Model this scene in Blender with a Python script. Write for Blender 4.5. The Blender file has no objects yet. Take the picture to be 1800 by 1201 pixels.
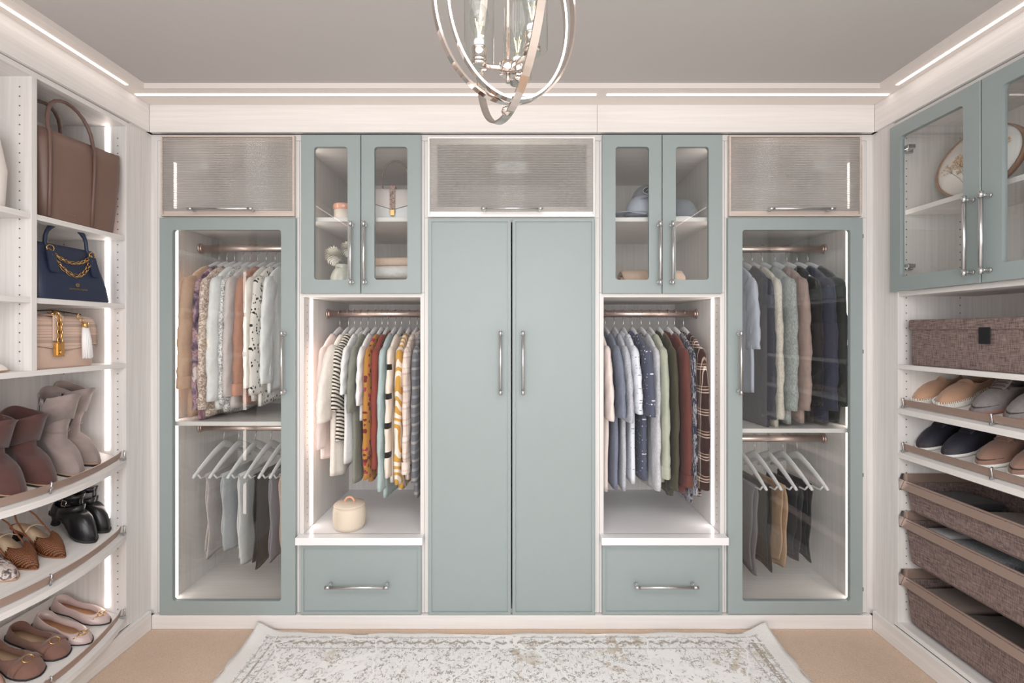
import bpy, bmesh, math, random
import numpy as np
from mathutils import Vector, Matrix
random.seed(7)
PI = math.pi
sc = bpy.context.scene
COL = sc.collection
# ------------------------------------------------------------------ camera
H = 1.33; F = 827.0
cam = bpy.data.objects.new('camera', bpy.data.cameras.new('camera')); COL.objects.link(cam)
cam.location = (0, 0, H); cam.rotation_euler = (PI/2, 0, 0)
cam.data.sensor_width = 36; cam.data.lens = 36*F/1800; cam.data.shift_y = -17.5/1800
cam.data.clip_start = 0.02
sc.camera = cam
# ------------------------------------------------------------------ world, lights, exposure
w = bpy.data.worlds.new('world'); sc.world = w; w.use_nodes = True
w.node_tree.nodes['Background'].inputs[0].default_value = (0.95, 0.97, 1, 1)
w.node_tree.nodes['Background'].inputs[1].default_value = 1.0
sc.view_settings.view_transform = 'Standard'; sc.view_settings.look = 'None'
sc.view_settings.exposure = -0.20; sc.view_settings.gamma = 1.0; sc.view_settings.use_curve_mapping = False
def area(name, loc, rot, sx, sy, power, col=(1, 1, 1)):
    l = bpy.data.lights.new(name, 'AREA'); l.shape = 'RECTANGLE'; l.size = sx; l.size_y = sy
    l.energy = power; l.color = col
    o = bpy.data.objects.new(name, l); COL.objects.link(o); o.location = loc; o.rotation_euler = rot
    return o
area('rear_fill', (0, -1.42, 1.5), (PI/2, 0, 0), 2.4, 1.6, 66, (0.98, 0.99, 1))  # main fill, added at the rear opening to light the back wall
area('overhead_fill', (0, 0.15, 2.33), (0, 0, 0), 1.5, 1.0, 32, (1, 0.99, 0.98))  # added fill under the ceiling, no fixture behind it, brightens the door tops
LED_V, LED_C = 8.0, 5.0
sc.cycles.max_bounces = 10; sc.cycles.transparent_max_bounces = 24; sc.cycles.diffuse_bounces = 5
sc.cycles.caustics_reflective = False
# ------------------------------------------------------------------ helpers: nodes and materials
def lin(c):
    return tuple(((v/255)/12.92 if v/255 <= 0.04045 else ((v/255+0.055)/1.055)**2.4) for v in c) + (1,)
class NT:
    def __init__(s, name):
        s.m = bpy.data.materials.new(name); s.m.use_nodes = True
        s.t = s.m.node_tree; s.b = s.t.nodes['Principled BSDF']; s.out = s.t.nodes['Material Output']; s._tc = None
    def n(s, typ, ins=None, **props):
        nd = s.t.nodes.new(typ)
        for k, v in props.items(): setattr(nd, k, v)
        for k, v in (ins or {}).items():
            if isinstance(v, bpy.types.NodeSocket): s.t.links.new(v, nd.inputs[k])
            else: nd.inputs[k].default_value = v
        return nd
    def link(s, a, b): s.t.links.new(a, b)
    @property
    def obj(s):
        if s._tc is None: s._tc = s.n('ShaderNodeTexCoord')
        return s._tc.outputs['Object']
    def mapped(s, scale=(1, 1, 1), loc=(0, 0, 0), rot=(0, 0, 0)):
        return s.n('ShaderNodeMapping', {'Vector': s.obj, 'Scale': scale, 'Location': loc, 'Rotation': rot}).outputs[0]
    def noise(s, scale, detail=2, rough=.5, vec=None, dist=0):
        return s.n('ShaderNodeTexNoise', {'Vector': vec or s.obj, 'Scale': scale, 'Detail': detail, 'Roughness': rough, 'Distortion': dist}).outputs[0]
    def voro(s, scale, vec=None, feature='F1', metric='EUCLIDEAN', rnd=1.0):
        return s.n('ShaderNodeTexVoronoi', {'Vector': vec or s.obj, 'Scale': scale, 'Randomness': rnd}, feature=feature, distance=metric)
    def math(s, op, a, b=0.0, c=0.0, clamp=False):
        nd = s.n('ShaderNodeMath', {0: a, 1: b, 2: c}, operation=op); nd.use_clamp = clamp; return nd.outputs[0]
    def ramp(s, fac, stops, interp='LINEAR'):
        nd = s.n('ShaderNodeValToRGB', {'Fac': fac}); r = nd.color_ramp; r.interpolation = interp
        while len(r.elements) > 1: r.elements.remove(r.elements[-1])
        r.elements[0].position = stops[0][0]; r.elements[0].color = lin(stops[0][1])
        for p, c in stops[1:]:
            e = r.elements.new(p); e.color = lin(c)
        return nd.outputs[0]
    def mix(s, fac, a, b, mode='MIX'):
        nd = s.n('ShaderNodeMix', {'Factor': fac}, data_type='RGBA', blend_type=mode)
        for i, v in ((6, a), (7, b)):
            if isinstance(v, bpy.types.NodeSocket): s.link(v, nd.inputs[i])
            else: nd.inputs[i].default_value = lin(v)
        return nd.outputs[2]
    def axis(s):
        x = s.n('ShaderNodeSeparateXYZ', {0: s.obj}); return x.outputs
    def base(s, c):
        if isinstance(c, bpy.types.NodeSocket): s.link(c, s.b.inputs['Base Color'])
        else: s.b.inputs['Base Color'].default_value = lin(c)
    def bump(s, h, strength=.2, dist=.002):
        nd = s.n('ShaderNodeBump', {'Height': h, 'Strength': strength, 'Distance': dist})
        s.link(nd.outputs[0], s.b.inputs['Normal'])
    def set(s, **k):
        for a, v in k.items(): s.b.inputs[a.replace('_', ' ')].default_value = v
MATS = {}
def plain(name, c, rough=.5, metal=0, bump=None, vary=0, **k):
    if name in MATS: return MATS[name]
    m = NT(name); m.set(Roughness=rough, Metallic=metal, **k)
    if vary:
        f = m.noise(9, 3); m.base(m.mix(f, tuple(max(0, v*(1-vary)) for v in c), tuple(min(255, v*(1+vary)) for v in c)))
    else: m.base(c)
    if bump: m.bump(m.noise(bump[0], 3), bump[1], bump[2] if len(bump) > 2 else .002)
    MATS[name] = m.m; return m.m
def laminate(name, axis, c1, c2):
    m = NT(name); sc_ = [55, 55, 55]; sc_[axis] = 1.4
    f = m.noise(1.6, 5, .6, m.mapped(tuple(sc_)))
    g = m.noise(6, 4, .6, m.mapped(tuple(sc_)))
    col = m.ramp(f, [(.3, c1), (.5, tuple((a+b)/2 for a, b in zip(c1, c2))), (.7, c2)])
    m.base(col); m.set(Roughness=.5); m.bump(g, .12, .001); return m.m
LAM_V = laminate('whitewashed laminate upright grain', 2, (216, 212, 209), (231, 228, 226))
LAM_X = laminate('whitewashed laminate cross grain', 0, (223, 219, 216), (233, 230, 228))
LAM_Y = laminate('whitewashed laminate long grain', 1, (221, 217, 214), (233, 230, 228))
CHAMP = laminate('champagne laminate', 0, (196, 183, 174), (212, 200, 192))
WHITE = plain('white gloss lacquer', (238, 238, 240), .28)
SAGE = plain('sage green lacquer', (151, 162, 162), .42, vary=.012)
NICKEL = plain('brushed nickel', (206, 207, 208), .28, 1)
CHROME = plain('polished nickel', (222, 212, 205), .07, 1)
ROSE = plain('rose champagne metal', (226, 208, 200), .36, 1)
BRONZE = plain('bronze rail', (176, 152, 140), .42, .5)
DARKMETAL = plain('dark hinge metal', (110, 96, 88), .35, 1)
GOLD = plain('gold metal', (226, 184, 120), .22, 1)
HOLE = plain('pin hole dark', (110, 100, 95), .9)
BLACK = plain('black plastic', (25, 25, 27), .5)
WALLP = plain('warm white wall paint', (225, 219, 214), .7, bump=(300, .05))
CEILP = plain('taupe grey ceiling paint', (194, 190, 188), .8, bump=(250, .06))
def emit(name, c, s):
    m = NT(name); m.base(c); m.b.inputs['Emission Color'].default_value = lin(c); m.b.inputs['Emission Strength'].default_value = s
    return m.m
LEDV = emit('warm white led diffuser', (255, 243, 235), LED_V)
LEDC = emit('warm white crown led diffuser', (255, 242, 234), LED_C)
def thin_glass(name, tint=(250, 252, 251), gloss=1.0):
    m = NT(name); t = m.t; t.nodes.remove(m.b)
    ge = m.n('ShaderNodeNewGeometry'); dt = m.n('ShaderNodeVectorMath', {0: ge.outputs['Incoming'], 1: ge.outputs['Normal']}, operation='DOT_PRODUCT').outputs['Value']
    fr = m.math('POWER', m.math('SUBTRACT', 1.0, m.math('ABSOLUTE', dt)), 5.0)
    fr = m.math('MULTIPLY', m.math('ADD', m.math('MULTIPLY', fr, .96), .04), 1.9*gloss, clamp=True)
    tr = m.n('ShaderNodeBsdfTransparent', {'Color': lin(tint)}); gl = m.n('ShaderNodeBsdfGlossy', {'Roughness': .0})
    mx = m.n('ShaderNodeMixShader', {0: fr, 1: tr.outputs[0], 2: gl.outputs[0]}); m.link(mx.outputs[0], m.out.inputs[0]); return m.m
GLASS = thin_glass('clear door glass')
LGLASS = thin_glass('clear lamp glass', gloss=.4)
def reeded(name):
    m = NT(name); m.t.nodes.remove(m.b)
    tr = m.n('ShaderNodeBsdfTransparent', {'Color': lin((250, 249, 247))}); df = m.n('ShaderNodeBsdfDiffuse', {'Color': lin((245, 243, 241))}); tl = m.n('ShaderNodeBsdfTranslucent', {'Color': lin((245, 243, 241))})
    gl = m.n('ShaderNodeBsdfGlossy', {'Roughness': .12}); lw = m.n('ShaderNodeLayerWeight', {'Blend': .35}).outputs['Facing']
    a = m.n('ShaderNodeMixShader', {0: .5, 1: df.outputs[0], 2: tl.outputs[0]}); b = m.n('ShaderNodeMixShader', {0: m.math('ADD', .07, m.math('MULTIPLY', lw, .5), clamp=True), 1: tr.outputs[0], 2: gl.outputs[0]})
    c = m.n('ShaderNodeMixShader', {0: m.math('ADD', .08, m.math('MULTIPLY', lw, 1.0), clamp=True), 1: b.outputs[0], 2: a.outputs[0]}); m.link(c.outputs[0], m.out.inputs[0]); return m.m
REED = reeded('reeded glass')
# ------------------------------------------------------------------ helpers: objects
def wm(o):
    m = o.matrix_basis.copy()
    return wm(o.parent) @ m if o.parent else m
def tag(o, label=None, cat=None, group=None, kind=None):
    if label: o['label'] = label
    if cat: o['category'] = cat
    if group: o['group'] = group
    if kind: o['kind'] = kind
    return o
def thing(name, label, cat, loc=(0, 0, 0), rot=0, group=None, pitch=0, scale=1):
    o = bpy.data.objects.new(name, None); COL.objects.link(o); o.empty_display_size = .05
    o.location = loc; o.rotation_euler = (0, pitch, rot); o.scale = (scale,)*3
    return tag(o, label, cat, group)
class MB:
    def __init__(s): s.v = []; s.f = []; s.sm = []
    def add(s, vs, fs, smooth=True, M=None):
        o = len(s.v)
        if M is not None: vs = [M @ Vector(p) for p in vs]
        s.v += [tuple(p) for p in vs]; s.f += [tuple(i+o for i in f) for f in fs]; s.sm += [smooth]*len(fs); return s
    def box(s, x0, x1, y0, y1, z0, z1, M=None):
        x0, x1 = sorted((x0, x1)); y0, y1 = sorted((y0, y1)); z0, z1 = sorted((z0, z1))
        vs = [(x, y, z) for x in (x0, x1) for y in (y0, y1) for z in (z0, z1)]
        return s.add(vs, [(0, 1, 3, 2), (4, 6, 7, 5), (0, 4, 5, 1), (2, 3, 7, 6), (0, 2, 6, 4), (1, 5, 7, 3)], False, M)
    def bbox(s, x0, x1, y0, y1, z0, z1, b=.002, M=None):
        x0, x1 = sorted((x0, x1)); y0, y1 = sorted((y0, y1)); z0, z1 = sorted((z0, z1))
        bm = bmesh.new(); bmesh.ops.create_cube(bm, size=1)
        for v in bm.verts: v.co = Vector(((x0+x1)/2+v.co.x*(x1-x0), (y0+y1)/2+v.co.y*(y1-y0), (z0+z1)/2+v.co.z*(z1-z0)))
        bmesh.ops.bevel(bm, geom=list(bm.edges), offset=b, segments=2, profile=.5, affect='EDGES')
        s.add([v.co[:] for v in bm.verts], [[v.index for v in f.verts] for f in bm.faces], False, M); bm.free(); return s
    def loft(s, loops, caps=(True, True), closed=True, M=None, smooth=True):
        n = len(loops[0]); vs = [p for l in loops for p in l]; fs = []
        m = n if closed else n-1
        for i in range(len(loops)-1):
            for j in range(m):
                a = i*n+j; b = i*n+(j+1) % n; fs.append((a, b, b+n, a+n))
        if caps[0]: fs.append(tuple(range(n))[::-1])
        if caps[1]: fs.append(tuple(range((len(loops)-1)*n, len(loops)*n)))
        return s.add(vs, fs, smooth, M)
    def tube(s, pts, r, n=10, caps=True, closed=False, M=None, ry=None):
        pts = [Vector(p) for p in pts]; N = len(pts); loops = []
        rr = r if isinstance(r, (list, tuple)) else [r]*N
        if closed: tang = [(pts[(i+1) % N]-pts[i-1]).normalized() for i in range(N)]
        else: tang = [(pts[min(i+1, N-1)]-pts[max(i-1, 0)]).normalized() for i in range(N)]
        up = Vector((0, 0, 1)) if abs(tang[0].z) < .9 else Vector((1, 0, 0))
        e1 = tang[0].cross(up).normalized()
        for i in range(N):
            e1 = (e1-tang[i]*e1.dot(tang[i])).normalized(); e2 = tang[i].cross(e1)
            k = 1 if ry is None else ry
            loops.append([pts[i]+e1*math.cos(2*PI*j/n)*rr[i]+e2*math.sin(2*PI*j/n)*rr[i]*k for j in range(n)])
        if closed: loops.append(loops[0]); return s.loft(loops, (False, False), M=M)
        return s.loft(loops, (caps, caps), M=M)
    def cyl(s, a, b, r, n=16, r2=None, M=None):
        a = Vector(a); b = Vector(b); d = (b-a).normalized(); up = Vector((0, 0, 1)) if abs(d.z) < .9 else Vector((1, 0, 0))
        e1 = d.cross(up).normalized(); e2 = d.cross(e1); r2 = r if r2 is None else r2
        L = [[c+e1*math.cos(2*PI*j/n)*q+e2*math.sin(2*PI*j/n)*q for j in range(n)] for c, q in ((a, r), (b, r2))]
        o = len(s.f); s.loft(L, (True, True), M=M)
        s.sm[-1] = False; s.sm[-2] = False; return s
    def lathe(s, prof, n=32, M=None, c=(0, 0, 0), capb=True, capt=False):
        loops = [[(c[0]+r*math.cos(2*PI*j/n), c[1]+r*math.sin(2*PI*j/n), c[2]+z) for j in range(n)] for r, z in prof]
        return s.loft(loops, (capb, capt), M=M)
    def build(s, name, mat, parent=None, local=False, label=None, kind=None, mod=None):
        me = bpy.data.meshes.new(name); vs = s.v
        if parent is not None and not local:
            inv = wm(parent).inverted(); vs = [inv @ Vector(p) for p in vs]
        me.from_pydata([tuple(p) for p in vs], [], s.f); me.polygons.foreach_set('use_smooth', s.sm)
        bm = bmesh.new(); bm.from_mesh(me); bmesh.ops.recalc_face_normals(bm, faces=bm.faces); bm.to_mesh(me); bm.free()
        me.materials.append(mat); o = bpy.data.objects.new(name, me); COL.objects.link(o)
        if parent is not None: o.parent = parent
        if label: o['label'] = label
        if kind: o['kind'] = kind
        if mod: md = o.modifiers.new('subsurf', 'SUBSURF'); md.levels = mod; md.render_levels = mod
        return o
def box(name, mat, parent, *a, b=0, **k):
    m = MB(); (m.bbox(*a, b=b) if b else m.box(*a)); return m.build(name, mat, parent, **k)
def copy_tree(o, parent=None):
    c = o.copy(); COL.objects.link(c)
    if parent is not None: c.parent = parent
    for ch in list(o.children): copy_tree(ch, c)
    return c
def rrect(w, d, r, n=5, z=0, cx=0, cy=0, plane='xy'):
    pts = []
    for cxs, cys, a0 in ((1, 1, 0), (-1, 1, PI/2), (-1, -1, PI), (1, -1, 1.5*PI)):
        for i in range(n+1):
            a = a0+i*PI/2/n; pts.append((cx+cxs*(w/2-r)+r*math.cos(a), cy+cys*(d/2-r)+r*math.sin(a)))
    return [(x, y, z) for x, y in pts]
def frame_ring(mb, x0, x1, z0, z1, y0, y1, hx0, hx1, hz0, hz1, r=.006, M=None, n=5):
    """rectangular board x0..x1, z0..z1 of depth y0..y1 with a rounded hole"""
    inn = []; out = []
    for sx, sz, a0 in ((1, 1, 0), (-1, 1, PI/2), (-1, -1, PI), (1, -1, 1.5*PI)):
        cx = hx1-r if sx > 0 else hx0+r; cz = hz1-r if sz > 0 else hz0+r
        for i in range(n+1):
            a = a0+i*PI/2/n; inn.append((cx+r*math.cos(a), cz+r*math.sin(a))); out.append((x1 if sx > 0 else x0, z1 if sz > 0 else z0))
    b = .0015
    def sh(pts, d):   # shrink outer
        return [(x+(-d if x == x1 else d), z+(-d if z == z1 else d)) for x, z in pts]
    loops = [[(x, y0, z) for x, z in inn], [(x, y0, z) for x, z in sh(out, b)], [(x, y0+b, z) for x, z in out],
             [(x, y1, z) for x, z in out], [(x, y1, z) for x, z in inn], [(x, y0, z) for x, z in inn]]
    mb.loft(loops, (False, False), M=M, smooth=False); return mb
def handle(parent, c, axis, length, out, name='handle', r=.0068, mat=None):
    """bar pull: c centre of the bar on the door face, axis along, out = outward unit vector"""
    c = Vector(c); axis = Vector(axis); out = Vector(out); st = .032; mb = MB()
    a = c+out*st-axis*length/2; b = c+out*st+axis*length/2
    mb.cyl(a, b, r, 14)
    for e, s in ((a, 1), (b, -1)): mb.cyl(e-axis*s*.001, e+axis*s*.020, r*1.13, 14)
    for e, s in ((a, 1), (b, -1)):
        p = e+axis*s*.012; mb.cyl(p, p-out*st, r*.75, 12); mb.cyl(p-out*(st-.001), p-out*(st-.006), r*1.25, 12)
    return mb.build(name, mat or NICKEL, parent)
def X_(px, Y=2.1): return (px-900)*Y/F
def Z_(py, Y=2.1): return H-(py-583)*Y/F
# ================================================================== the setting
def struct(name, mat, *a, **k):
    o = box(name, mat, None, *a, **k); o['kind'] = 'structure'; return o
def carpet():
    m = NT('beige loop carpet'); v = m.voro(420).outputs['Distance']; n = m.noise(26, 3)
    c = m.mix(n, (222, 198, 178), (234, 212, 194)); c = m.mix(m.math('MULTIPLY', v, .8), c, (190, 163, 140))
    m.base(c); m.set(Roughness=.95); m.bump(v, .5, .004); return m.m
struct('floor', carpet(), -1.97, 1.97, -1.5, 2.74, -.05, 0)
struct('ceiling', CEILP, -1.99, 1.99, -1.52, 2.76, 2.3605, 2.41)
struct('wall_back', WALLP, -1.97, 1.97, 2.742, 2.80, 0, 2.36)
struct('wall_left', WALLP, -2.05, -1.972, -1.5, 2.74, 0, 2.36)
struct('wall_right', WALLP, 1.972, 2.05, -1.5, 2.74, 0, 2.36)
m = MB(); m.box(-1.97, -1.63, -1.5, 1.204, 0, 2.34); m.build('wall_left_near', WALLP)['kind'] = 'structure'
m = MB(); m.box(1.63, 1.97, -1.5, 1.204, 0, 2.34); m.build('wall_right_near', WALLP)['kind'] = 'structure'
m = MB(); m.box(-1.97, -1.25, -1.52, -1.45, 0, 2.36); m.box(1.25, 1.97, -1.52, -1.45, 0, 2.36); m.box(-1.25, 1.25, -1.52, -1.45, 0, .55); m.box(-1.25, 1.25, -1.52, -1.45, 2.32, 2.36)
m.build('wall_front', WALLP)['kind'] = 'structure'
# crown: fascia boards and lit shelves above them
ZF0, ZF1, ZC1 = 2.217, 2.338, 2.360
YF, YL = 2.09, 1.948; XF, XL = 1.611, 1.523
f1 = struct('trim_1', LAM_X, -1.611, X_(1050, YF)-.0006, YF, YF+.02, ZF0, ZF1, b=.001)
struct('trim_2', LAM_X, X_(1050, YF)+.0006, 1.611, YF, YF+.02, ZF0, ZF1, b=.001)
struct('trim_3', LAM_Y, -XF-.02, -XF, -1.4, YF, ZF0, ZF1, b=.001)
struct('trim_4', LAM_Y, XF, XF+.02, -1.4, YF, ZF0, ZF1, b=.001)
def crown(name, pts):
    mb = MB(); n = len(pts)
    mb.add([(x, y, ZF1) for x, y in pts]+[(x, y, ZC1) for x, y in pts], [tuple(range(n))[::-1], tuple(range(n, 2*n))]+[(i, (i+1) % n, (i+1) % n+n, i+n) for i in range(n)], False)
    o = mb.build(name, WHITE_SATIN); o['kind'] = 'structure'; return o
WHITE_SATIN = plain('white crown board', (232, 224, 219), .5)
cb = crown('trim_5', [(-XL, YL), (XL, YL), (XF+.02, YF+.03), (-XF-.02, YF+.03)])
cl = crown('trim_6', [(-XL, -1.4), (-XL, YL), (-XF-.02, YF+.03), (-XF-.02, -1.4)])
cr = crown('trim_7', [(XL, -1.4), (XF+.02, -1.4), (XF+.02, YF+.03), (XL, YL)])
for p, a in ((cb, (-1.600, X_(1048, 2.0), 1.995, 2.006)), (cb, (X_(1067, 2.0), 1.600, 1.995, 2.006)),
             (cl, (-1.578, -1.567, -.9, 1.92)), (cr, (1.567, 1.578, -.9, 1.92))):
    box('led_strip', LEDC, p, a[0], a[1], a[2], a[3], ZF1-.002, ZF1+.004)
# shadow reveal under the fascia and the top rail of the cabinets
struct('trim_8', LAM_X, -1.625, 1.625, 2.12, 2.139, 2.19, 2.217)
# corner fillers between the side runs and the back run
struct('trim_9', LAM_V, -1.645, -1.625, 2.001, 2.139, .06, 2.217)
struct('trim_10', LAM_V, 1.625, 1.645, 2.001, 2.139, .06, 2.217)
struct('trim_11', LAM_V, -1.625, -1.598, 2.12, 2.139, .06, 2.19)
struct('trim_12', LAM_V, 1.598, 1.625, 2.12, 2.139, .06, 2.19)
def base_board(name, a, axis):
    mb = MB(); mb.bbox(*a, b=.003); o = mb.build(name, LAM_X if axis == 0 else LAM_Y); o['kind'] = 'structure'
base_board('baseboard_back', (-1.61, 1.61, 2.10, 2.12, 0, .062), 0)
base_board('baseboard_left', (-1.625, -1.608, -1.4, 2.10, 0, .085), 1)
base_board('baseboard_right', (1.608, 1.625, -1.4, 2.10, 0, .085), 1)
# ================================================================== cabinet run on the back wall
FY = 2.12; BY = 2.72; T = .019
def pins(parent, face, sign, axis_is_x, a, zs, M=None):
    """rows of drilled shelf pin holes on a panel face; a = list of depth positions"""
    mb = MB()
    for d in a:
        for z in zs:
            if axis_is_x: mb.cyl((face, d, z), (face+sign*.0006, d, z), .0027, 8)
            else: mb.cyl((d, face, z), (d, face+sign*.0006, z), .0027, 8)
    return mb.build('pin_holes', HOLE, parent, kind='stuff')
def zrange(a, b, st=.032):
    out = []; z = a
    while z < b: out.append(z); z += st
    return out
def carcass(t, x0, x1, z0, z1, shelves=(), top=True, bottom=True, y1=BY, holes=True):
    """x0,x1 outer"""
    l = box('side_panel', LAM_V, t, x0, x0+T, FY, y1, z0, z1, b=.0008)
    r = box('side_panel', LAM_V, t, x1-T, x1, FY, y1, z0, z1, b=.0008)
    box('back_panel', LAM_V, t, x0+T, x1-T, y1-.012, y1, z0, z1)
    if top: box('top_panel', LAM_X, t, x0+T, x1-T, FY, y1-.012, z1-T, z1)
    if bottom: box('bottom_panel', LAM_X, t, x0+T, x1-T, FY, y1-.012, z0, z0+T)
    for z in shelves: box('shelf', LAM_X, t, x0+T+.0005, x1-T-.0005, FY+.03, y1-.013, z-T, z, b=.001)
    if holes:
        zs = [z for z in zrange(z0+.06, z1-.05) if all(abs(z-q+T/2) > .02 for q in shelves)]
        pins(l, x0+T, 1, True, (FY+.037, y1-.08), zs); pins(r, x1-T, -1, True, (FY+.037, y1-.08), zs)
    return l, r
def led(parent, x, z0, z1, y=None):
    y = y or FY+.078; return box('led_strip', LEDV, parent, x-.0015, x+.0015, y-.012, y+.012, z0, z1)
def rod(t, x0, x1, y, z, r=.0178):
    mb = MB(); mb.cyl((x0, y, z), (x1, y, z), r, 20); o = mb.build('hanging_rod', ROSE, t)
    for x, s in ((x0, 1), (x1, -1)):
        fl = MB(); fl.cyl((x, y, z), (x+s*.007, y, z), .025, 24); fl.cyl((x+s*.007, y, z), (x+s*.016, y, z), .0185, 24); fl.build('rod_flange', ROSE, o)
    return o
def shaker(t, x0, x1, z0, z1, name, yf=2.10, border=.014):
    mb = MB(); mb.box(x0+.001, x1-.001, yf+.006, yf+.019, z0+.001, z1-.001)
    frame_ring(mb, x0, x1, z0, z1, yf, yf+.0185, x0+border, x1-border, z0+border, z1-border, r=.002)
    return mb.build(name, SAGE, t)
def glassdoor(t, x0, x1, z0, z1, hx0, hx1, hz0, hz1, yf=2.10, r=.012, M=None, mat=None):
    mb = MB(); frame_ring(mb, x0, x1, z0, z1, yf, yf+.019, hx0, hx1, hz0, hz1, r=r, M=M)
    d = mb.build('door', mat or SAGE, t)
    g = MB(); vs = [(hx0-.004, yf+.012, hz0-.004), (hx1+.004, yf+.012, hz0-.004), (hx1+.004, yf+.012, hz1+.004), (hx0-.004, yf+.012, hz1+.004)]
    g.add(vs, [(0, 1, 2, 3)], False, M); g.build('glass_pane', GLASS, d)
    return d
def reed_door(t, x0, x1, z0, z1, hx0, hx1, hz0, hz1, mat):
    yf = 2.10
    mb = MB(); frame_ring(mb, x0, x1, z0, z1, yf, yf+.019, x0+.008, x1-.008, z0+.008, z1-.008, r=.001)
    frame_ring(mb, x0+.008, x1-.008, z0+.008, z1-.008, yf+.008, yf+.019, hx0, hx1, hz0, hz1, r=.001)
    d = mb.build('door', mat, t)
    # ridged pane: each reed a bulge, back face flat
    a0, a1 = x0+.009, x1-.009; b0, b1 = z0+.024, z1-.009; n = int((b1-b0)/.0106); S = 8; loop = []
    for i in range(n*S+1):
        z = b0+(b1-b0)*i/(n*S); ph = (i % S)/S; loop.append((yf+.0068-.0042*abs(math.sin(PI*ph))**.7, z))
    loop += [(yf+.0079, b1), (yf+.0079, b0)]
    mb = MB(); mb.loft([[(a0, y, z) for y, z in loop], [(a1, y, z) for y, z in loop]], (True, True), smooth=True)
    mb.build('reeded_pane', REED, d)
    return d
def hinge(parent, x, z, s):
    mb = MB(); mb.bbox(x, x+s*.045, FY+.003, FY+.016, z-.006, z+.006, b=.0015); mb.bbox(x, x+s*.014, FY-.012, FY+.03, z-.009, z+.009, b=.002)
    mb.cyl((x+s*.02, FY+.002, z), (x+s*.02, FY+.018, z), .004, 10); return mb.build('hinge', DARKMETAL, parent)
def bx(px): return X_(px)
# left and right glass-door wardrobes with flip-up reeded cabinets above
wl = thing('wardrobe_cabinet', 'tall glass-door wardrobe left of the open bay with the blouses', 'wardrobe', (-1.278, FY, .062))
l, r = carcass(wl, -1.597, -.958, .062, 1.842, (.918,), holes=False)
led(l, -1.578+.0015, .085, .895, 2.207); led(l, -1.578+.0015, .92, 1.82, 2.207)
rod(wl, -1.578, -.977, 2.38, 1.75); rod(wl, -1.578, -.977, 2.38, .845)
d = glassdoor(wl, bx(280), bx(519), Z_(1082), Z_(383), bx(303), bx(494), Z_(1057), Z_(404))
handle(d, (bx(501), 2.10, Z_(637.5)), (0, 0, 1), .28, (0, -1, 0))
for z in (Z_(416, 2.12), Z_(618, 2.12), Z_(834, 2.12), Z_(1034, 2.12)): hinge(d, -1.576, z, 1)
wr = thing('wardrobe_cabinet', 'tall glass-door wardrobe holding dark jackets beside the right corner', 'wardrobe', (1.278, FY, .062))
l, r = carcass(wr, .958, 1.597, .062, 1.842, (.886,), holes=False)
led(r, 1.578-.0015, .085, .862, 2.207); led(r, 1.578-.0015, .89, 1.82, 2.207)
rod(wr, .977, 1.578, 2.38, 1.747); rod(wr, .977, 1.578, 2.38, .79)
d = glassdoor(wr, bx(1280), bx(1517), Z_(1080), Z_(383), bx(1305), bx(1495), Z_(1057), Z_(404))
handle(d, (bx(1297), 2.10, Z_(637.5)), (0, 0, 1), .28, (0, -1, 0))
for z in (Z_(416, 2.12), Z_(618, 2.12), Z_(834, 2.12), Z_(1034, 2.12)): hinge(d, 1.576, z, -1)
for (x0, x1, dx0, dx1, hx0, hx1, lab, mt, hc, lx) in (
    (-1.597, -.958, 282, 517, 300, 503, 'champagne framed reeded-glass flip-up cabinet above the left glass wardrobe', CHAMP, 394, -1.578),
    (.958, 1.597, 1282, 1515, 1297, 1499, 'champagne framed reeded-glass flip-up cabinet above the right glass wardrobe', CHAMP, 1403, 1.578)):
    t = thing('flip_up_cabinet', lab, 'cabinet', ((x0+x1)/2, FY, 1.843))
    l, r = carcass(t, x0, x1, 1.843, 2.189, (), holes=False)
    led(l if lx < 0 else r, lx+(.0015 if lx < 0 else -.0015), 1.87, 2.12)
    d = reed_door(t, bx(dx0), bx(dx1), Z_(380), Z_(237.5), bx(hx0), bx(hx1), Z_(366), Z_(250), mt)
    handle(d, (bx(hc), 2.10, Z_(370)), (1, 0, 0), .285, (0, -1, 0), r=.0055)
t = thing('flip_up_cabinet', 'wide white framed reeded-glass flip-up cabinet above the central doors', 'cabinet', (0, FY, 1.843))
l, r = carcass(t, -.393, .393, 1.843, 2.189, (), holes=False)
WFR = plain('white painted frame', (240, 238, 237), .35)
d = reed_door(t, bx(752), bx(1046), Z_(381), Z_(240), bx(768), bx(1032), Z_(363), Z_(253), WFR)
handle(d, (bx(900), 2.10, Z_(369.5)), (1, 0, 0), .27, (0, -1, 0), r=.0055)
# central wardrobe with two solid doors
t = thing('double_wardrobe', 'tall solid sage green double-door wardrobe in the centre', 'wardrobe', (0, FY, .062))
carcass(t, -.393, .393, .062, 1.842, (), holes=False)
d = shaker(t, bx(753), bx(898.2), Z_(1082), Z_(384), 'door'); handle(d, (bx(880), 2.10, Z_(637.5)), (0, 0, 1), .28, (0, -1, 0))
d = shaker(t, bx(900.6), bx(1046), Z_(1082), Z_(384), 'door'); handle(d, (bx(919), 2.10, Z_(637.5)), (0, 0, 1), .28, (0, -1, 0))
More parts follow.
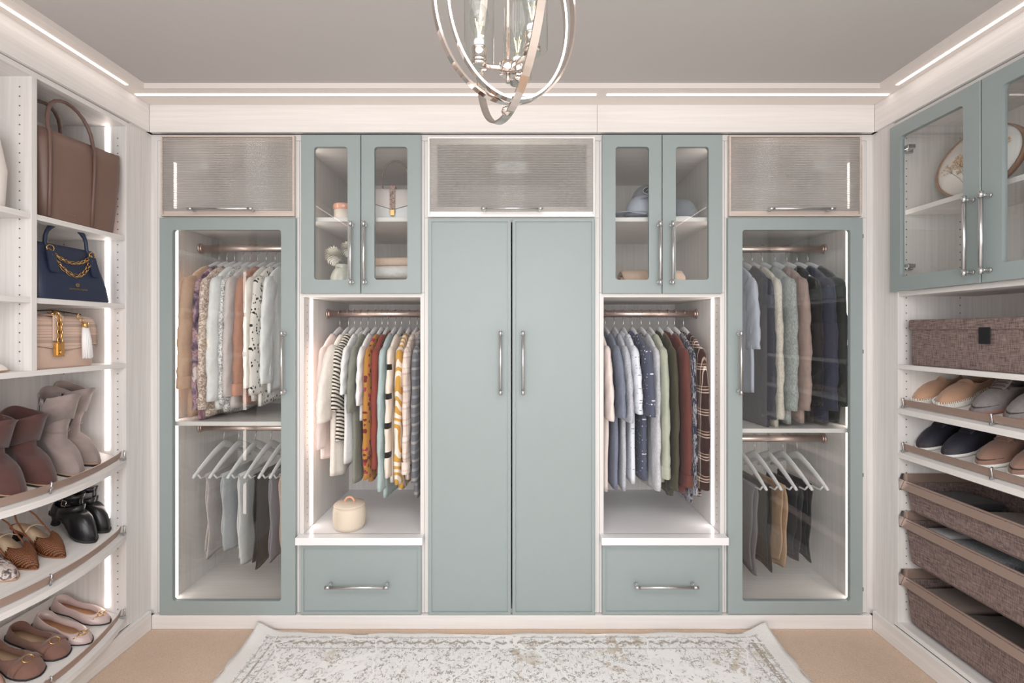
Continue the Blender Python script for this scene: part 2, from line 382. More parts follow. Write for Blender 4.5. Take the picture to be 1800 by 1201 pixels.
# upper two-door glass cabinets, open hanging bays, benches and drawers
for s, lab in ((-1, 'left'), (1, 'right')):
    x0, x1 = (-.957, -.394) if s < 0 else (.394, .957)
    t = thing('glass_cabinet', {-1: 'sage two-door glass cabinet holding the white flowers and pink candle', 1: 'sage two-door glass cabinet holding the caps and rolled blanket'}[s], 'cabinet', ((x0+x1)/2, FY, 1.503))
    l, r = carcass(t, x0, x1, 1.505, 2.189, (1.852,), holes=False)
    for za, zb in ((1.53, 1.828), (1.857, 2.165)): led(l if s < 0 else r, (x0+T+.0015) if s < 0 else (x1-T-.0015), za, zb, FY+.055)
    o = 0 if s < 0 else 530
    for (a, b, c, e, hp) in ((529+o, 633.4+o, 552+o, 611+o, 620 if s < 0 else 1157), (634.8+o, 740+o, 658+o, 716+o, 643 if s < 0 else 1179)):
        d = glassdoor(t, bx(a), bx(b), Z_(516), Z_(236.5), bx(c), bx(e), Z_(492), Z_(258), r=.014)
        handle(d, (bx(hp), 2.10, Z_(446.5)), (0, 0, 1), .277, (0, -1, 0))
        hx = bx(a)+.012 if abs(a-529-o) < 1 else bx(b)-.012
    t = thing('hanging_bay', {-1: 'open hanging bay with the women\'s blouses above a white bench', 1: 'open hanging bay with the collared shirts above a white bench'}[s], 'cabinet', ((x0+x1)/2, FY, .42))
    l, r = carcass(t, x0, x1, .398, 1.504, (), bottom=False)
    led(l if s < 0 else r, (x0+T+.0015) if s < 0 else (x1-T-.0015), .43, 1.48)
    rod(t, x0+T, x1-T, 2.392, 1.42)
    t = thing('drawer_unit', {-1: 'sage green drawer unit beneath the left white bench', 1: 'sage green drawer unit beneath the right white bench'}[s], 'drawer', ((x0+x1)/2, FY, .062))
    carcass(t, x0, x1, .062, .397, (), holes=False)
    d = shaker(t, bx(528+o+ (0 if s < 0 else 1)), bx(740+o), Z_(1081), Z_(958.5), 'drawer_front')
    handle(d, (bx(631 if s < 0 else 1168), 2.10, Z_(1026.5)), (1, 0, 0), .277, (0, -1, 0))
    m = MB(); m.bbox(x0+.001, x1-.001, 2.072, FY, .387, .42, b=.002); m.bbox(x0+T+.001, x1-T-.001, FY-.005, BY-.013, .3985, .42, b=.0005)
    b_ = m.build('bench_top', WHITE); tag(b_, {-1: 'white bench top under the hanging blouses with the cream canister on it', 1: 'bare white bench top under the hanging collared shirts'}[s], 'bench')
# ================================================================== side units
SXF = 1.625; SXB = 1.952; Y0, Y1 = 1.207, 2.0
def side_box(name, mat, t, s, xa, xb, *a, **k): return box(name, mat, t, s*xa, s*xb, *a, **k)
def side_unit(s, lab, name, loc):
    t = thing(name, lab, 'shelving', loc)
    far = side_box('side_panel', LAM_V, t, s, SXF, SXB, Y1-T, Y1, .0865, 2.214, b=.0008)
    near = side_box('side_panel', LAM_V, t, s, SXF, SXB, Y0, Y0+T, .0865, 2.214, b=.0008)
    side_box('back_panel', LAM_V, t, s, SXB, SXB+.012, Y0, Y1, .0865, 2.214)
    side_box('top_panel', LAM_Y, t, s, SXF, SXB, Y0+T, Y1-T, 2.195, 2.214)
    side_box('bottom_panel', LAM_Y, t, s, SXF, SXB, Y0+T, Y1-T, .0865, .1055)
    for p, f, sg in ((far, Y1-T, -1), (near, Y0+T, 1)):
        pins(p, f, sg, False, (s*(SXF+.035), s*(SXB-.065)), zrange(.16, 2.16))
    return t, far, near
tl, far, near = side_unit(-1, 'whitewashed shelving unit on the left holding handbags and shoes', 'shelving_unit', (-SXF, 1.6, 0))
dv = side_box('divider', LAM_V, tl, -1, SXF, SXB, 1.591, 1.610, 1.197, 2.195, b=.0008)
pins(dv, 1.591, -1, False, (-SXF-.04, -SXB+.065), zrange(1.23, 2.17)); pins(dv, 1.610, 1, False, (-SXF-.035, -SXB+.065), zrange(1.23, 2.17))
for z in (1.732, 1.446):
    side_box('shelf', LAM_Y, tl, -1, SXF+.003, SXB, 1.6105, Y1-T-.0005, z-T, z, b=.001); side_box('shelf', LAM_Y, tl, -1, SXF+.003, SXB, Y0+T+.0005, 1.5905, z-T, z, b=.001)
side_box('shelf', LAM_Y, tl, -1, SXF, SXB, Y0+T+.0005, Y1-T-.0005, 1.197-T, 1.197, b=.001)
def led_side(p, x, y, segs):
    for a, b in segs: box('led_strip', LEDV, p, x-.0085, x+.0085, y-.0015, y+.0015, a, b)
SEG = [(.2, .545), (.565, .865), (.885, 1.172), (1.202, 1.422), (1.45, 1.708), (1.737, 2.185)]
led_side(far, -1.703, Y1-T-.0015, [(.17, .48), (.51, .79), (.83, 1.175), (1.2, 1.425), (1.449, 1.71), (1.735, 2.19)])
led_side(near, -1.703, Y0+T+.0015, [(.17, .48), (.51, .79), (.83, 1.175), (1.2, 1.425), (1.449, 1.71), (1.735, 2.19)])
SL = .30   # slope of the shoe shelves
def shoe_shelf(t, s, z, bulge, x0=SXF, back=SXB-.03, clip_n=(0, 1, 2)):
    """tilted shoe shelf, its front edge straight or bowed; a metal fence rail stands on it"""
    N = 18; ya, yb = Y0+T+.001, Y1-T-.001; fr = []
    for i in range(N+1):
        u = i/N; y = ya+(yb-ya)*u; fr.append((x0-bulge*(1-(2*u-1)**2), y))
    th = .022
    def pt(x, y, dz): return (s*x, y, z+(x-x0)*SL+dz)
    loops = []
    for x, y in fr: loops.append([pt(x, y, 0), pt(back, y, 0), pt(back, y, -th), pt(x, y, -th)])
    mb = MB(); mb.loft(loops, (True, True), smooth=False); sh = mb.build('shoe_shelf', LAM_Y, t)
    rl = MB(); loops = []
    for i, (x, y) in enumerate(fr):
        y = min(max(y, ya+.012), yb-.012); xx = x+.016
        loops.append([pt(xx, y, .008), pt(xx+.0025, y, .008), pt(xx+.0025-.006, y, .036), pt(xx-.006, y, .036)])
    rl.loft(loops, (True, True), smooth=False); ro = rl.build('fence_rail', BRONZE, sh)
    for ci in clip_n:
        x, y = fr[{0: 1, 1: N//2, 2: N-1}[ci]]; c = MB()
        if ci != 1: y = yb-.014 if ci == 2 else ya+.014
        M_ = None
        c.bbox(s*(x+.003), s*(x+.03), y-.0035, y+.0035, z+.001+(.01)*SL, z+.006+.02*SL, b=.001)
        c.tube([pt(x+.013, y, .002), pt(x+.011, y, .02), pt(x+.007, y, .038), pt(x+.013, y, .041)], .0032, 6)
        c.build('rail_clip', NICKEL, sh)
    return sh
for z in (.79, .477, .128): shoe_shelf(tl, -1, z, .062, x0=SXF-.002)
# right unit
tr, far, near = side_unit(1, 'whitewashed shelving unit on the right with shoes and pull-out baskets', 'shelving_unit', (SXF, 1.6, 0))
side_box('shelf', LAM_Y, tr, 1, SXF, SXB, Y0+T+.0005, Y1-T-.0005, 1.192-T, 1.192, b=.001)
side_box('shelf', LAM_Y, tr, 1, SXF+.004, SXB, Y0+T+.0005, Y1-T-.0005, 1.478, 1.497, b=.001)
side_box('shelf', LAM_Y, tr, 1, SXF+.03, SXB, Y0+T+.0005, Y1-T-.0005, 1.84-T, 1.84, b=.001)
for z in (1.007, .822): shoe_shelf(tr, 1, z, 0)
for p, yy in ((far, Y1-T-.0015), (near, Y0+T+.0015)):
    for a, b in ((1.502, 1.818), (1.843, 2.19)): box('led_strip', LEDV, p, SXF+.0085, SXF+.0165, yy-.0015, yy+.0015, a, b)  # added strips, hidden behind the door frames, to brighten this cabinet
Mr = Matrix.Rotation(-PI/2, 4, 'Z')      # local x -> -Y world, local y -> +X world
def ry(px): return SYD*F/(px-900)
SYD = 1.603
for (ya, yb, ha, hb, hy) in ((1.998, 1.611, 1.944, 1.672, 1.636), (1.607, 1.220, 1.540, 1.274, 1.577)):
    d = glassdoor(tr, -ya, -yb, 1.497, 2.192, -ha, -hb, 1.556, 2.136, yf=SYD, r=.014, M=Mr)
    handle(d, (SYD, hy, 1.662), (0, 0, 1), .275, (-1, 0, 0))
    if ya > 1.9:
        for z in (1.60, 2.09):
            mb = MB(); mb.bbox(SYD+.02, SYD+.05, 1.925, 1.978, z-.008, z+.008, b=.002); mb.bbox(SYD+.022, SYD+.075, 1.966, 1.9805, z-.012, z+.012, b=.002); mb.cyl((SYD+.04, 1.95, z-.012), (SYD+.04, 1.95, z+.012), .005, 10); mb.build('hinge', NICKEL, d)
# ================================================================== fabrics
def tweed(name, c1, c2):
    m = NT(name)
    a = m.noise(1, 2, .6, m.mapped((420, 420, 30))); b = m.noise(1, 2, .6, m.mapped((28, 28, 420)))
    f = m.math('ADD', m.math('MULTIPLY', a, .5), m.math('MULTIPLY', b, .5))
    m.base(m.ramp(f, [(.38, c1), (.62, c2)])); m.set(Roughness=.9); m.bump(f, .4, .001); return m.m
TWEED = tweed('brown linen weave', (84, 70, 68), (150, 130, 125))
def cloth(name, fn=None, base=(200, 200, 200), rough=.85, sheen=.15, weave=900, wr=.25):
    if name in MATS: return MATS[name]
    m = NT(name); c = fn(m) if fn else None
    n = m.noise(60, 3)
    if c is None: c = m.mix(n, tuple(v*.95 for v in base), tuple(min(255, v*1.04) for v in base))
    m.base(c); m.set(Roughness=rough); m.b.inputs['Sheen Weight'].default_value = sheen
    big = m.noise(1, 3, .5, m.mapped((10, 26, 7)))
    h = m.math('ADD', m.math('MULTIPLY', big, 1.0), m.math('MULTIPLY', m.noise(weave, 1), .08))
    m.bump(h, wr, .02); MATS[name] = m.m; return m.m
def C(name, r, g, b, **k): return cloth(name, None, (r, g, b), **k)
def heather(name, c1, c2, s=(300, 300, 90)):
    return cloth(name, lambda m: m.ramp(m.noise(1, 3, .7, m.mapped(s)), [(.35, c1), (.65, c2)]))
def stripesf(freq, ang, c1, c2, w=.5):
    def fn(m):
        v = m.mapped((1, 1, 1), rot=(ang, 0, 0)); z = m.n('ShaderNodeSeparateXYZ', {0: v}).outputs[2]
        z = m.math('ADD', z, m.math('MULTIPLY', m.noise(12, 2), .02))
        return m.ramp(m.math('FRACT', m.math('MULTIPLY', z, freq)), [(0, c1), (w, c2)], 'CONSTANT')
    return fn
def plaidf(fy, fz, ry, rz):
    def fn(m):
        o = m.axis(); wob = m.math('MULTIPLY', m.noise(9, 1), .012)
        a = m.ramp(m.math('FRACT', m.math('MULTIPLY', m.math('ADD', o[1], wob), fy)), ry, 'CONSTANT')
        b = m.ramp(m.math('FRACT', m.math('MULTIPLY', m.math('ADD', o[2], wob), fz)), rz, 'CONSTANT')
        return m.mix(.5, a, b)
    return fn
def dotsf(base, dot, scale=60, r=.16):
    def fn(m):
        v = m.voro(scale, m.mapped((.05, 1, 1)), rnd=.4).outputs['Distance']
        return m.mix(m.math('LESS_THAN', v, r), base, dot)
    return fn
def floralf(base, c1, c2, scale=22, r=.33, th=.5):
    def fn(m):
        vec = m.mapped((.15, 1, 1)); wob = m.n('ShaderNodeMix', {'Factor': .03}, data_type='VECTOR')
        nz = m.n('ShaderNodeTexNoise', {'Vector': vec, 'Scale': 30}); m.link(vec, wob.inputs[4]); m.link(nz.outputs[1], wob.inputs[5])
        v = m.voro(scale, wob.outputs[1]); d = v.outputs['Distance']; rnd = m.n('ShaderNodeSeparateXYZ', {0: v.outputs['Color']}).outputs[0]
        col = m.mix(m.math('GREATER_THAN', rnd, .6), c1, c2)
        core = m.math('LESS_THAN', d, r); sel = m.math('GREATER_THAN', rnd, th)
        return m.mix(m.math('MULTIPLY', core, sel), base, col)
    return fn
def blotf(stops, scale=9, vec=(1, 1, .7)):
    return lambda m: m.ramp(m.noise(scale, 4, .6, m.mapped(vec), dist=.8), stops)
def spotsf(base, ink, scale=38, th=.36):
    def fn(m):
        nz = m.noise(50, 2); v = m.voro(scale, m.mapped((.15, 1, .7))).outputs['Distance']
        return m.mix(m.math('LESS_THAN', m.math('ADD', v, m.math('MULTIPLY', nz, .25)), th+.1), base, ink)
    return fn
# ================================================================== pull-out baskets with clothes
def basket(lab, zt, zb, contents):
    t = thing('pull_out_basket', lab, 'basket', (1.63, 1.6, zb), group='pull-out baskets in the right unit')
    xa, xb, ya, yb = 1.632, 1.93, Y0+T+.006, Y1-T-.006
    # bag of woven cloth with slightly tapering walls
    mb = MB(); inn = .03
    def lp(z, d): return [(xa+.012+d, ya+.012+d, z), (xb-.012-d, ya+.012+d, z), (xb-.012-d, yb-.012-d, z), (xa+.012+d, yb-.012-d, z)]
    L = [lp(zt-.035, 0), lp(zb+.01, .012), lp(zb, .02)]; mb.loft(L, (False, True), smooth=False)
    L2 = [lp(zt-.035, 0), lp(zt-.035, .004), lp(zb+.014, .016), lp(zb+.006, .02)]; mb.loft(L2, (False, True), smooth=False)
    mb.build('fabric_liner', TWEED, t)
    fr = MB()
    fr.add([(xa, ya, zt-.064), (xa+.006, ya, zt-.064), (xa+.022, ya, zt-.03), (xa+.016, ya, zt-.03), (xa, yb, zt-.064), (xa+.006, yb, zt-.064), (xa+.022, yb, zt-.03), (xa+.016, yb, zt-.03)],
           [(0, 1, 2, 3), (4, 7, 6, 5), (0, 3, 7, 4), (1, 5, 6, 2), (0, 4, 5, 1), (3, 2, 6, 7)], False)
    fr.build('front_rail', BRONZE, t)
    box('back_rail', BRONZE, t, xb-.012, xb, ya, yb, zt-.05, zt, b=.001)
    for y0_, y1_ in ((ya-.004, ya+.008), (yb-.008, yb+.004)):
        box('side_rail', BRONZE, t, xa+.02, xb, y0_, y1_, zt-.05, zt, b=.001)
        pr = [(xa-.004, zt-.068), (xa-.006, zt-.022), (xa+.004, zt), (xa+.03, zt), (xa+.03, zt-.052), (xa+.01, zt-.068)]
        mb = MB(); yy = (y0_-.002, y0_+.0) if y0_ > 1.6 else (y1_, y1_+.002)
        if y0_ > 1.6: yy = (y1_-.003, y1_)
        else: yy = (y0_, y0_+.003)
        mb.loft([[(x, yy[0], z) for x, z in pr], [(x, yy[1], z) for x, z in pr]], smooth=False); mb.build('end_bracket', NICKEL, t)
    return t
def fold(name, label, group, cat, cx, cy, z0, wx, wy, h, mat, layers=3, rot=0, seed=1, sag=.15):
    """folded cloth: stacked rounded layers with soft edges"""
    rs = random.Random(seed); t = thing(name, label, cat, (cx, cy, z0), rot, group)
    for k in range(layers):
        mb = MB(); hh = h/layers; L = []; wxk = wx*(1-.05*rs.random()); wyk = wy*(1-.05*rs.random()); ox = rs.uniform(-.004, .004)
        for u in (0, .06, .2, .5, .8, .94, 1):
            b = math.sin(math.acos(max(-1, min(1, 2*u-1)))); sh = (1-b)*hh*.55
            L.append([(p[0]+ox, p[1], k*hh+u*hh+.0025*math.sin(p[0]*40+k*2)*math.cos(p[1]*30+k)) for p in rrect(wxk-2*sh, wyk-2*sh, min(wxk, wyk)*.12, 6)])
        mb.loft(L); mb.build('fold_layer', mat, t, local=True)
    return t
baskets = [('shallow fabric pull-out basket at the top of the three, holding dark knitwear', .734, .582), ('middle fabric pull-out basket with grey and pale folded clothes', .577, .368), ('lowest fabric pull-out basket with dark trousers in it', .333, .118)]
for lab, zt, zb in baskets: basket(lab, zt, zb, None)
DARKK = C('charcoal knit', 46, 44, 46); GREYK = heather('grey marl knit', (88, 90, 94), (150, 152, 156)); PALEK = C('pale grey cotton', 205, 205, 206)
NAVYK = C('ink navy cotton', 32, 34, 46); TAUPEK = C('taupe cotton', 128, 112, 104); OLIVEK = C('dark brown cotton', 70, 58, 52); BLACKK = C('black knit', 22, 22, 24)
g = None
fold('folded_sweater', 'charcoal folded sweater at the far end of the top basket', g, 'clothes', 1.775, 1.86, .589, .22, .17, .085, DARKK, 3, .05, 2)
fold('folded_sweater', 'grey-taupe folded sweater in the middle of the top basket', g, 'clothes', 1.78, 1.66, .589, .22, .18, .075, TAUPEK, 2, -.06, 3)
fold('folded_sweater', 'black folded sweater at the near end of the top basket', g, 'clothes', 1.78, 1.45, .589, .22, .19, .085, BLACKK, 3, .04, 4)
fold('folded_shirt', 'pale grey folded shirt at the far end of the middle basket', g, 'clothes', 1.76, 1.88, .375, .22, .11, .155, PALEK, 5, .03, 5)
fold('folded_sweater', 'mottled grey folded sweater in the middle basket', g, 'clothes', 1.77, 1.72, .375, .22, .19, .16, GREYK, 4, -.03, 6)
fold('folded_sweater', 'black folded sweater at the near end of the middle basket', g, 'clothes', 1.77, 1.47, .375, .22, .2, .14, BLACKK, 4, .02, 7)
fold('folded_trousers', 'taupe folded trousers at the far end of the lowest basket', g, 'clothes', 1.77, 1.86, .125, .22, .16, .155, TAUPEK, 4, .05, 8)
fold('folded_trousers', 'dark brown folded trousers in the middle of the lowest basket', g, 'clothes', 1.77, 1.67, .125, .22, .18, .15, OLIVEK, 4, -.05, 9)
fold('folded_trousers', 'ink black folded trousers at the near end of the lowest basket', g, 'clothes', 1.77, 1.46, .125, .22, .19, .15, NAVYK, 4, .02, 10)
# ================================================================== hangers
def hanger_z(y): return -.082-.11*(abs(y)/.215)**1.25
HW = plain('white painted hanger wood', (226, 226, 228), .35)
def make_hanger():
    t = thing('clothes_hanger', 'white hanger', 'hanger')
    mb = MB(); L = []; N = 36
    for i in range(N+1):
        y = -.215+.43*i/N; u = abs(y)/.215; z = hanger_z(y)
        hh = .0185*(1-.55*u)*(1.0 if u < .97 else .7)+.001*math.sin(u*3); ww = .0068*(1-.15*u)
        if .84 < u < .9: hh *= .82
        sl = (hanger_z(y+.002)-hanger_z(y-.002))/.004; n = math.hypot(1, sl); ny, nz = -sl/n, 1/n
        L.append([(ww*math.cos(a), y+ny*hh*math.sin(a), z+nz*hh*math.sin(a)) for a in [2*PI*j/12 for j in range(12)]])
    mb.loft(L); mb.build('shoulder_bar', HW, t, local=True)
    mb = MB(); mb.tube([(0, -.19, -.178), (0, -.165, -.206), (0, 0, -.207), (0, .165, -.206), (0, .19, -.178)], .0042, 8); mb.build('trouser_bar', HW, t, local=True)
    pts = [(0, 0, -.075), (0, 0, -.045)]+[(0, .0175*math.sin(a)*1.0, -.0+.0185*-math.cos(a)) for a in [PI*k/9 for k in range(0, 14)]]
    pts = [(0, 0, -.078), (0, 0, -.04), (0, .003, -.030)]+[(0, .0208*math.sin(a), -.0208*math.cos(a)) for a in [.75+k*.28 for k in range(15)]]
    mb = MB(); mb.tube(pts, .0017, 7); mb.build('hook', NICKEL, t, local=True)
    mb = MB(); mb.cyl((0, 0, -.083), (0, 0, -.068), .0045, 10); mb.build('ferrule', NICKEL, t, local=True)
    return t
HPROTO = [None]
def hang(x, y, z, rot, label, group=None):
    if HPROTO[0] is None: HPROTO[0] = make_hanger(); o = HPROTO[0]
    else: o = copy_tree(HPROTO[0])
    o.location = (x, y, z); o.rotation_euler = (0, 0, rot); o['label'] = label
    o['group'] = group
    return o
# ================================================================== garments
def sgn(x): return -1 if x < 0 else 1
def spw(x, p): return sgn(x)*abs(x)**p
def sm(a, b, x):
    t = max(0, min(1, (x-a)/(b-a))); return t*t*(3-2*t)
def foldx(y, z, ph, amp): # common drape, so that neighbours nest
    return amp*(math.sin(y*34+ph+z*2.0)*.6+math.sin(y*61-z*3+ph*1.7)*.3+math.sin(z*5+y*9+ph)*.25)
def body_mesh(L, T, W, ph, flare=.0, hem=.008, amp=.006, ztop=-.066, narrow=0, scoop=.068):
    N = 44; M = 34; rows = []
    for i in range(M+1):
        v = i/M; z = ztop-(L+ztop)*(v**1.35); d = -z-.058
        wS = .215*(max(d, 0)/.11)**(1/1.25); 
        lim = W*(1+.018*(math.sin(z*11+ph*3)+.5*math.sin(z*27+ph*5))*sm(.25, .6, -z))+flare*sm(.25, L, -z)-narrow*sm(.2, .5, -z)
        k = 8; wv = 1/((wS**-k+lim**-k)**(1/k)) if wS > 1e-4 else .01
        t = T*(.7+.3*sm(.09, .26, -z)); row = []
        for j in range(N):
            a = 2*PI*j/N; y = wv*spw(math.sin(a), .8); x = t*spw(math.cos(a), .5)
            am = amp*sm(.16, .5, -z)*(1+.6*v)
            x += foldx(y, z, ph, am); dz = hem*math.sin(y*23+ph*2)*v**6
            row.append((x, y, min(z+dz, -.075-scoop*max(0, 1-(y/.1)**2)**.7 if abs(y) < .1 else 9)))
        rows.append(row)
    last = rows[-1]; cx = sum(p[0] for p in last)/N
    for q, dz in ((.75, .006), (.6, .03)):
        rows.append([(cx+(p[0]-cx)*q if True else 0, p[1]*(.97 if q > .7 else .95), p[2]+dz) for p in last])
    mb = MB(); mb.loft(rows, (True, True)); return mb
def sleeve_mesh(side, Ls, T, r0, r1, out, ph, start=.172, z0=-.158, dome=.055, crumple=.004, hollow=True, xo=0, bend=0):
    """swept tube from the shoulder; side -1 = front (towards the room)"""
    N = 20; M = 26; L = []
    for i in range(M+1):
        s = i/M; z = z0-Ls*s; y = start+out*(1-(1-min(1, s*1.25))**2)+bend*math.sin(PI*s)
        ty = out*2.5*(1-min(1, s*1.25))/1.0+bend*PI*math.cos(PI*s); n = math.hypot(ty, Ls); e = (Ls/n, ty/n)  # in-plane perpendicular
        dm = math.sqrt(max(0, 1-(1-min(1, s*Ls/dome))**2)) if s*Ls < dome else 1
        dm = max(dm, .12); ryy = (r0+(r1-r0)*s)*dm; rx = T*(1-.1*s)*max(dm, .5)
        wob = crumple*(.6*math.sin(s*23+ph)+.7*math.sin(s*53+ph*3))*sm(.1, .4, s)
        row = []
        for j in range(N):
            a = 2*PI*j/N; p = ryy*math.cos(a)+wob*math.cos(a); x = rx*spw(math.sin(a), .8)+foldx(y*1.0, z, ph, .004)*sm(.1, .5, s)+xo*s+.0018*math.sin(a*3+s*22+ph)
            row.append((x, side*(y+p*e[0]), z+p*e[1]*1.0))
        L.append(row)
    if hollow:
        c = [sum(p[k] for p in L[-1])/N for k in range(3)]; c2 = [sum(p[k] for p in L[-3])/N for k in range(3)]
        for q, cc in ((.86, c), (.8, c2)): L.append([tuple(cc[k]+(L[-1][j][k]-c[k])*q for k in range(3)) for j in range(N)])
    mb = MB(); mb.loft(L, (True, True)); return mb, L
def collar_mesh(kind, T):
    mb = MB(); N = 24; L = []
    prof = {'shirt': [(1.0, -.108), (.9, -.08), (.84, -.066), (1.12, -.072), (1.5, -.105), (1.45, -.108)], 'crew': [(1.05, -.100), (1.12, -.086), (1.0, -.078), (.9, -.086), (.9, -.1)],
            'hood': [(1.1, -.11), (1.3, -.085), (1.2, -.06), (1.6, -.065), (2.0, -.12), (1.9, -.135)]}[kind]
    for k, z in prof:
        L.append([(T*.75*k*math.cos(2*PI*j/N), .066*(.85+.15*k)*k**.5*math.sin(2*PI*j/N), z-.018-.016*abs(math.sin(2*PI*j/N))*k-(0 if kind != 'crew' else .012)*(1-math.sin(2*PI*j/N)**2)) for j in range(N)])
    mb.loft(L, (False, False)); return mb
GSEED = [0]
def garment(name, cat, label, hx, rodY, rodZ, L, mat, sleeve='long', T=.0155, W=.203, rot=0, collar='crew', Ls=None, group=None, cuff=None, flare=0, r=None, out=.035, hanger=True, bend=0, collar_mat=None, buttons=False, hem=.008, narrow=0, hl=None, hz=0):
    GSEED[0] += 1; ph = GSEED[0]*1.3
    x = (hx-900)*rodY/F
    t = thing(name, label, cat, (x, rodY, rodZ+hz), rot, group)
    body_mesh(L, T, W, ph*.25, flare, hem, narrow=narrow).build('body', mat, t, local=True)
    if sleeve != 'none':
        for side in (-1, 1):
            if sleeve == 'long':
                mb, LL = sleeve_mesh(side, (Ls or L-.22)-(.015 if side > 0 else 0), T*1.02, *(r or (.056, .036)), out, ph+side, xo=0, bend=bend)
            elif sleeve == 'short':
                mb, LL = sleeve_mesh(side, Ls or .24, T*1.1, *(r or (.05, .075)), out+.035, ph+side, crumple=.002)
            elif sleeve == 'puff':
                mb, LL = sleeve_mesh(side, Ls or .3, T*1.2, *(r or (.055, .09)), out+.04, ph+side, crumple=.004)
            s = mb.build('sleeve', mat, t, local=True)
            if cuff and sleeve == 'long':
                a = LL[-3 if True else -1]; c = [sum(p[k] for p in a)/len(a) for k in range(3)]; cb = MB(); q = []
                for dz, k in ((.0, 1.06), (.004, 1.14), (.05, 1.12), (.056, 1.02)): q.append([(c[0]+(p[0]-c[0])*k*1.1, c[1]+(p[1]-c[1])*k, p[2]+dz-.002) for p in a])
                cb.loft(q, (False, False)); cb.build('cuff', cuff, s, local=True)
                bt = MB(); bt.cyl((c[0]+T*.9, c[1]-.01, c[2]+.03), (c[0]+T*1.25, c[1]-.01, c[2]+.03), .005, 10); bt.build('button', BLACK, s, local=True)
    if collar: collar_mesh(collar, T).build('collar', collar_mat or mat, t, local=True)
    if hanger: hang(x, rodY, rodZ+hz, rot, hl or ('white hanger of the '+' '.join(label.split()[:12])), 'white hangers')
    return t
def trousers(label, hx, rodY, rodZ, L, mat, W=.13, cy=-.01, T=.014, rot=0, hl=None, hanger=True, shift=0, name='trousers'):
    GSEED[0] += 1; ph = GSEED[0]*1.7; x = (hx-900)*rodY/F
    t = thing(name, label, 'trousers', (x, rodY, rodZ), rot)
    # folded over the bar: two hanging layers
    for k, (xs, LL, dy) in enumerate(((1, L, 0), (-1, L-.03, .012))):
        rows = []; N = 30; M = 24
        for i in range(M+1):
            v = i/M; z = -.2-(LL-.2)*v; wv = W*(1-.13*sm(0, 1, v))+.006*math.sin(v*11+ph+k)+.01*math.sin(v*5+ph)*v; t_ = T*.55*(.6+.4*sm(0, .1, v)); row = []
            for j in range(N):
                a = 2*PI*j/N; y = cy+dy+wv*spw(math.sin(a), .8)+shift*v; xx = xs*T*.55*sm(0, .12, v)+t_*spw(math.cos(a), .6)+foldx(y, z, ph+k, .0045)*sm(.05, .4, v)
                row.append((xx, y, z+.008*math.sin(y*30+ph)*v**5))
            rows.append(row)
        last = rows[-1]; cxm = sum(p[0] for p in last)/N; rows.append([(cxm+(p[0]-cxm)*.6, cy+dy+(p[1]-cy-dy)*.95, p[2]+.02) for p in last])
        mb = MB(); mb.loft(rows); mb.build('leg', mat, t, local=True)
    mb = MB(); q = [[(.009*math.cos(a), cy+.006+y, -.2065+.0085*math.sin(a)) for a in [2*PI*j/12 for j in range(12)]] for y in (-W*.98, 0, W*.98)]
    mb.loft(q); mb.build('fold', mat, t, local=True)
    if hanger: hang(x, rodY, rodZ, rot, hl or ('white hanger of the '+' '.join(label.split()[:12])), 'white hangers')
    return t
RY, RZ = 2.392, 1.42
PINKF = cloth('pale pink with grey flowers', floralf((238, 220, 214), (214, 196, 192), (190, 178, 178), 13, .36, .55))
STRIPE = cloth('black and cream stripes', stripesf(60, .35, (52, 47, 42), (231, 224, 212), .45))
MUST = cloth('mustard floral', floralf((178, 126, 58), (158, 46, 76), (112, 38, 40), 42, .42, .35))
MINT = C('mint blue cotton', 172, 190, 190)
RUST = C('rust corduroy', 138, 66, 54)
OLIVEG = C('grey olive cotton', 134, 136, 126)
CREAM = C('cream cotton', 236, 229, 220); WHT = C('white cotton', 238, 238, 238)
SQ = cloth('cream with black squares', lambda m: m.mix(m.math('MULTIPLY', m.math('LESS_THAN', m.math('FRACT', m.math('MULTIPLY', m.axis()[2], 7.5)), .2), m.math('LESS_THAN', m.axis()[1], -.215)), (233, 223, 211), (24, 22, 22)))
ZIG = cloth('cream with mustard zigzag', lambda m: m.ramp(m.n('ShaderNodeTexWave', {'Vector': m.mapped((1, 1, 1), rot=(.75, 0, 0)), 'Scale': 7, 'Distortion': 9, 'Detail': 0, 'Detail Scale': 1.4}, bands_direction='Z').outputs[1], [(0, (206, 156, 72)), (.46, (236, 226, 212))], 'CONSTANT'))
PPLAID = cloth('pale pink plaid', plaidf(13, 13, [(0, (226, 206, 194)), (.25, (240, 230, 222)), (.45, (196, 168, 154)), (.6, (232, 216, 206)), (.8, (208, 184, 170)), (.9, (236, 224, 214))], [(0, (232, 214, 202)), (.3, (198, 172, 160)), (.42, (238, 228, 220)), (.65, (214, 190, 178)), (.75, (236, 222, 212))]))
GPLAID = cloth('grey plaid flannel', plaidf(12, 12, [(0, (104, 106, 110)), (.4, (164, 164, 166)), (.5, (124, 125, 130)), (.8, (190, 188, 186)), (.88, (114, 115, 120))], [(0, (100, 104, 112)), (.35, (158, 160, 164)), (.5, (112, 114, 122)), (.85, (190, 184, 180))]))
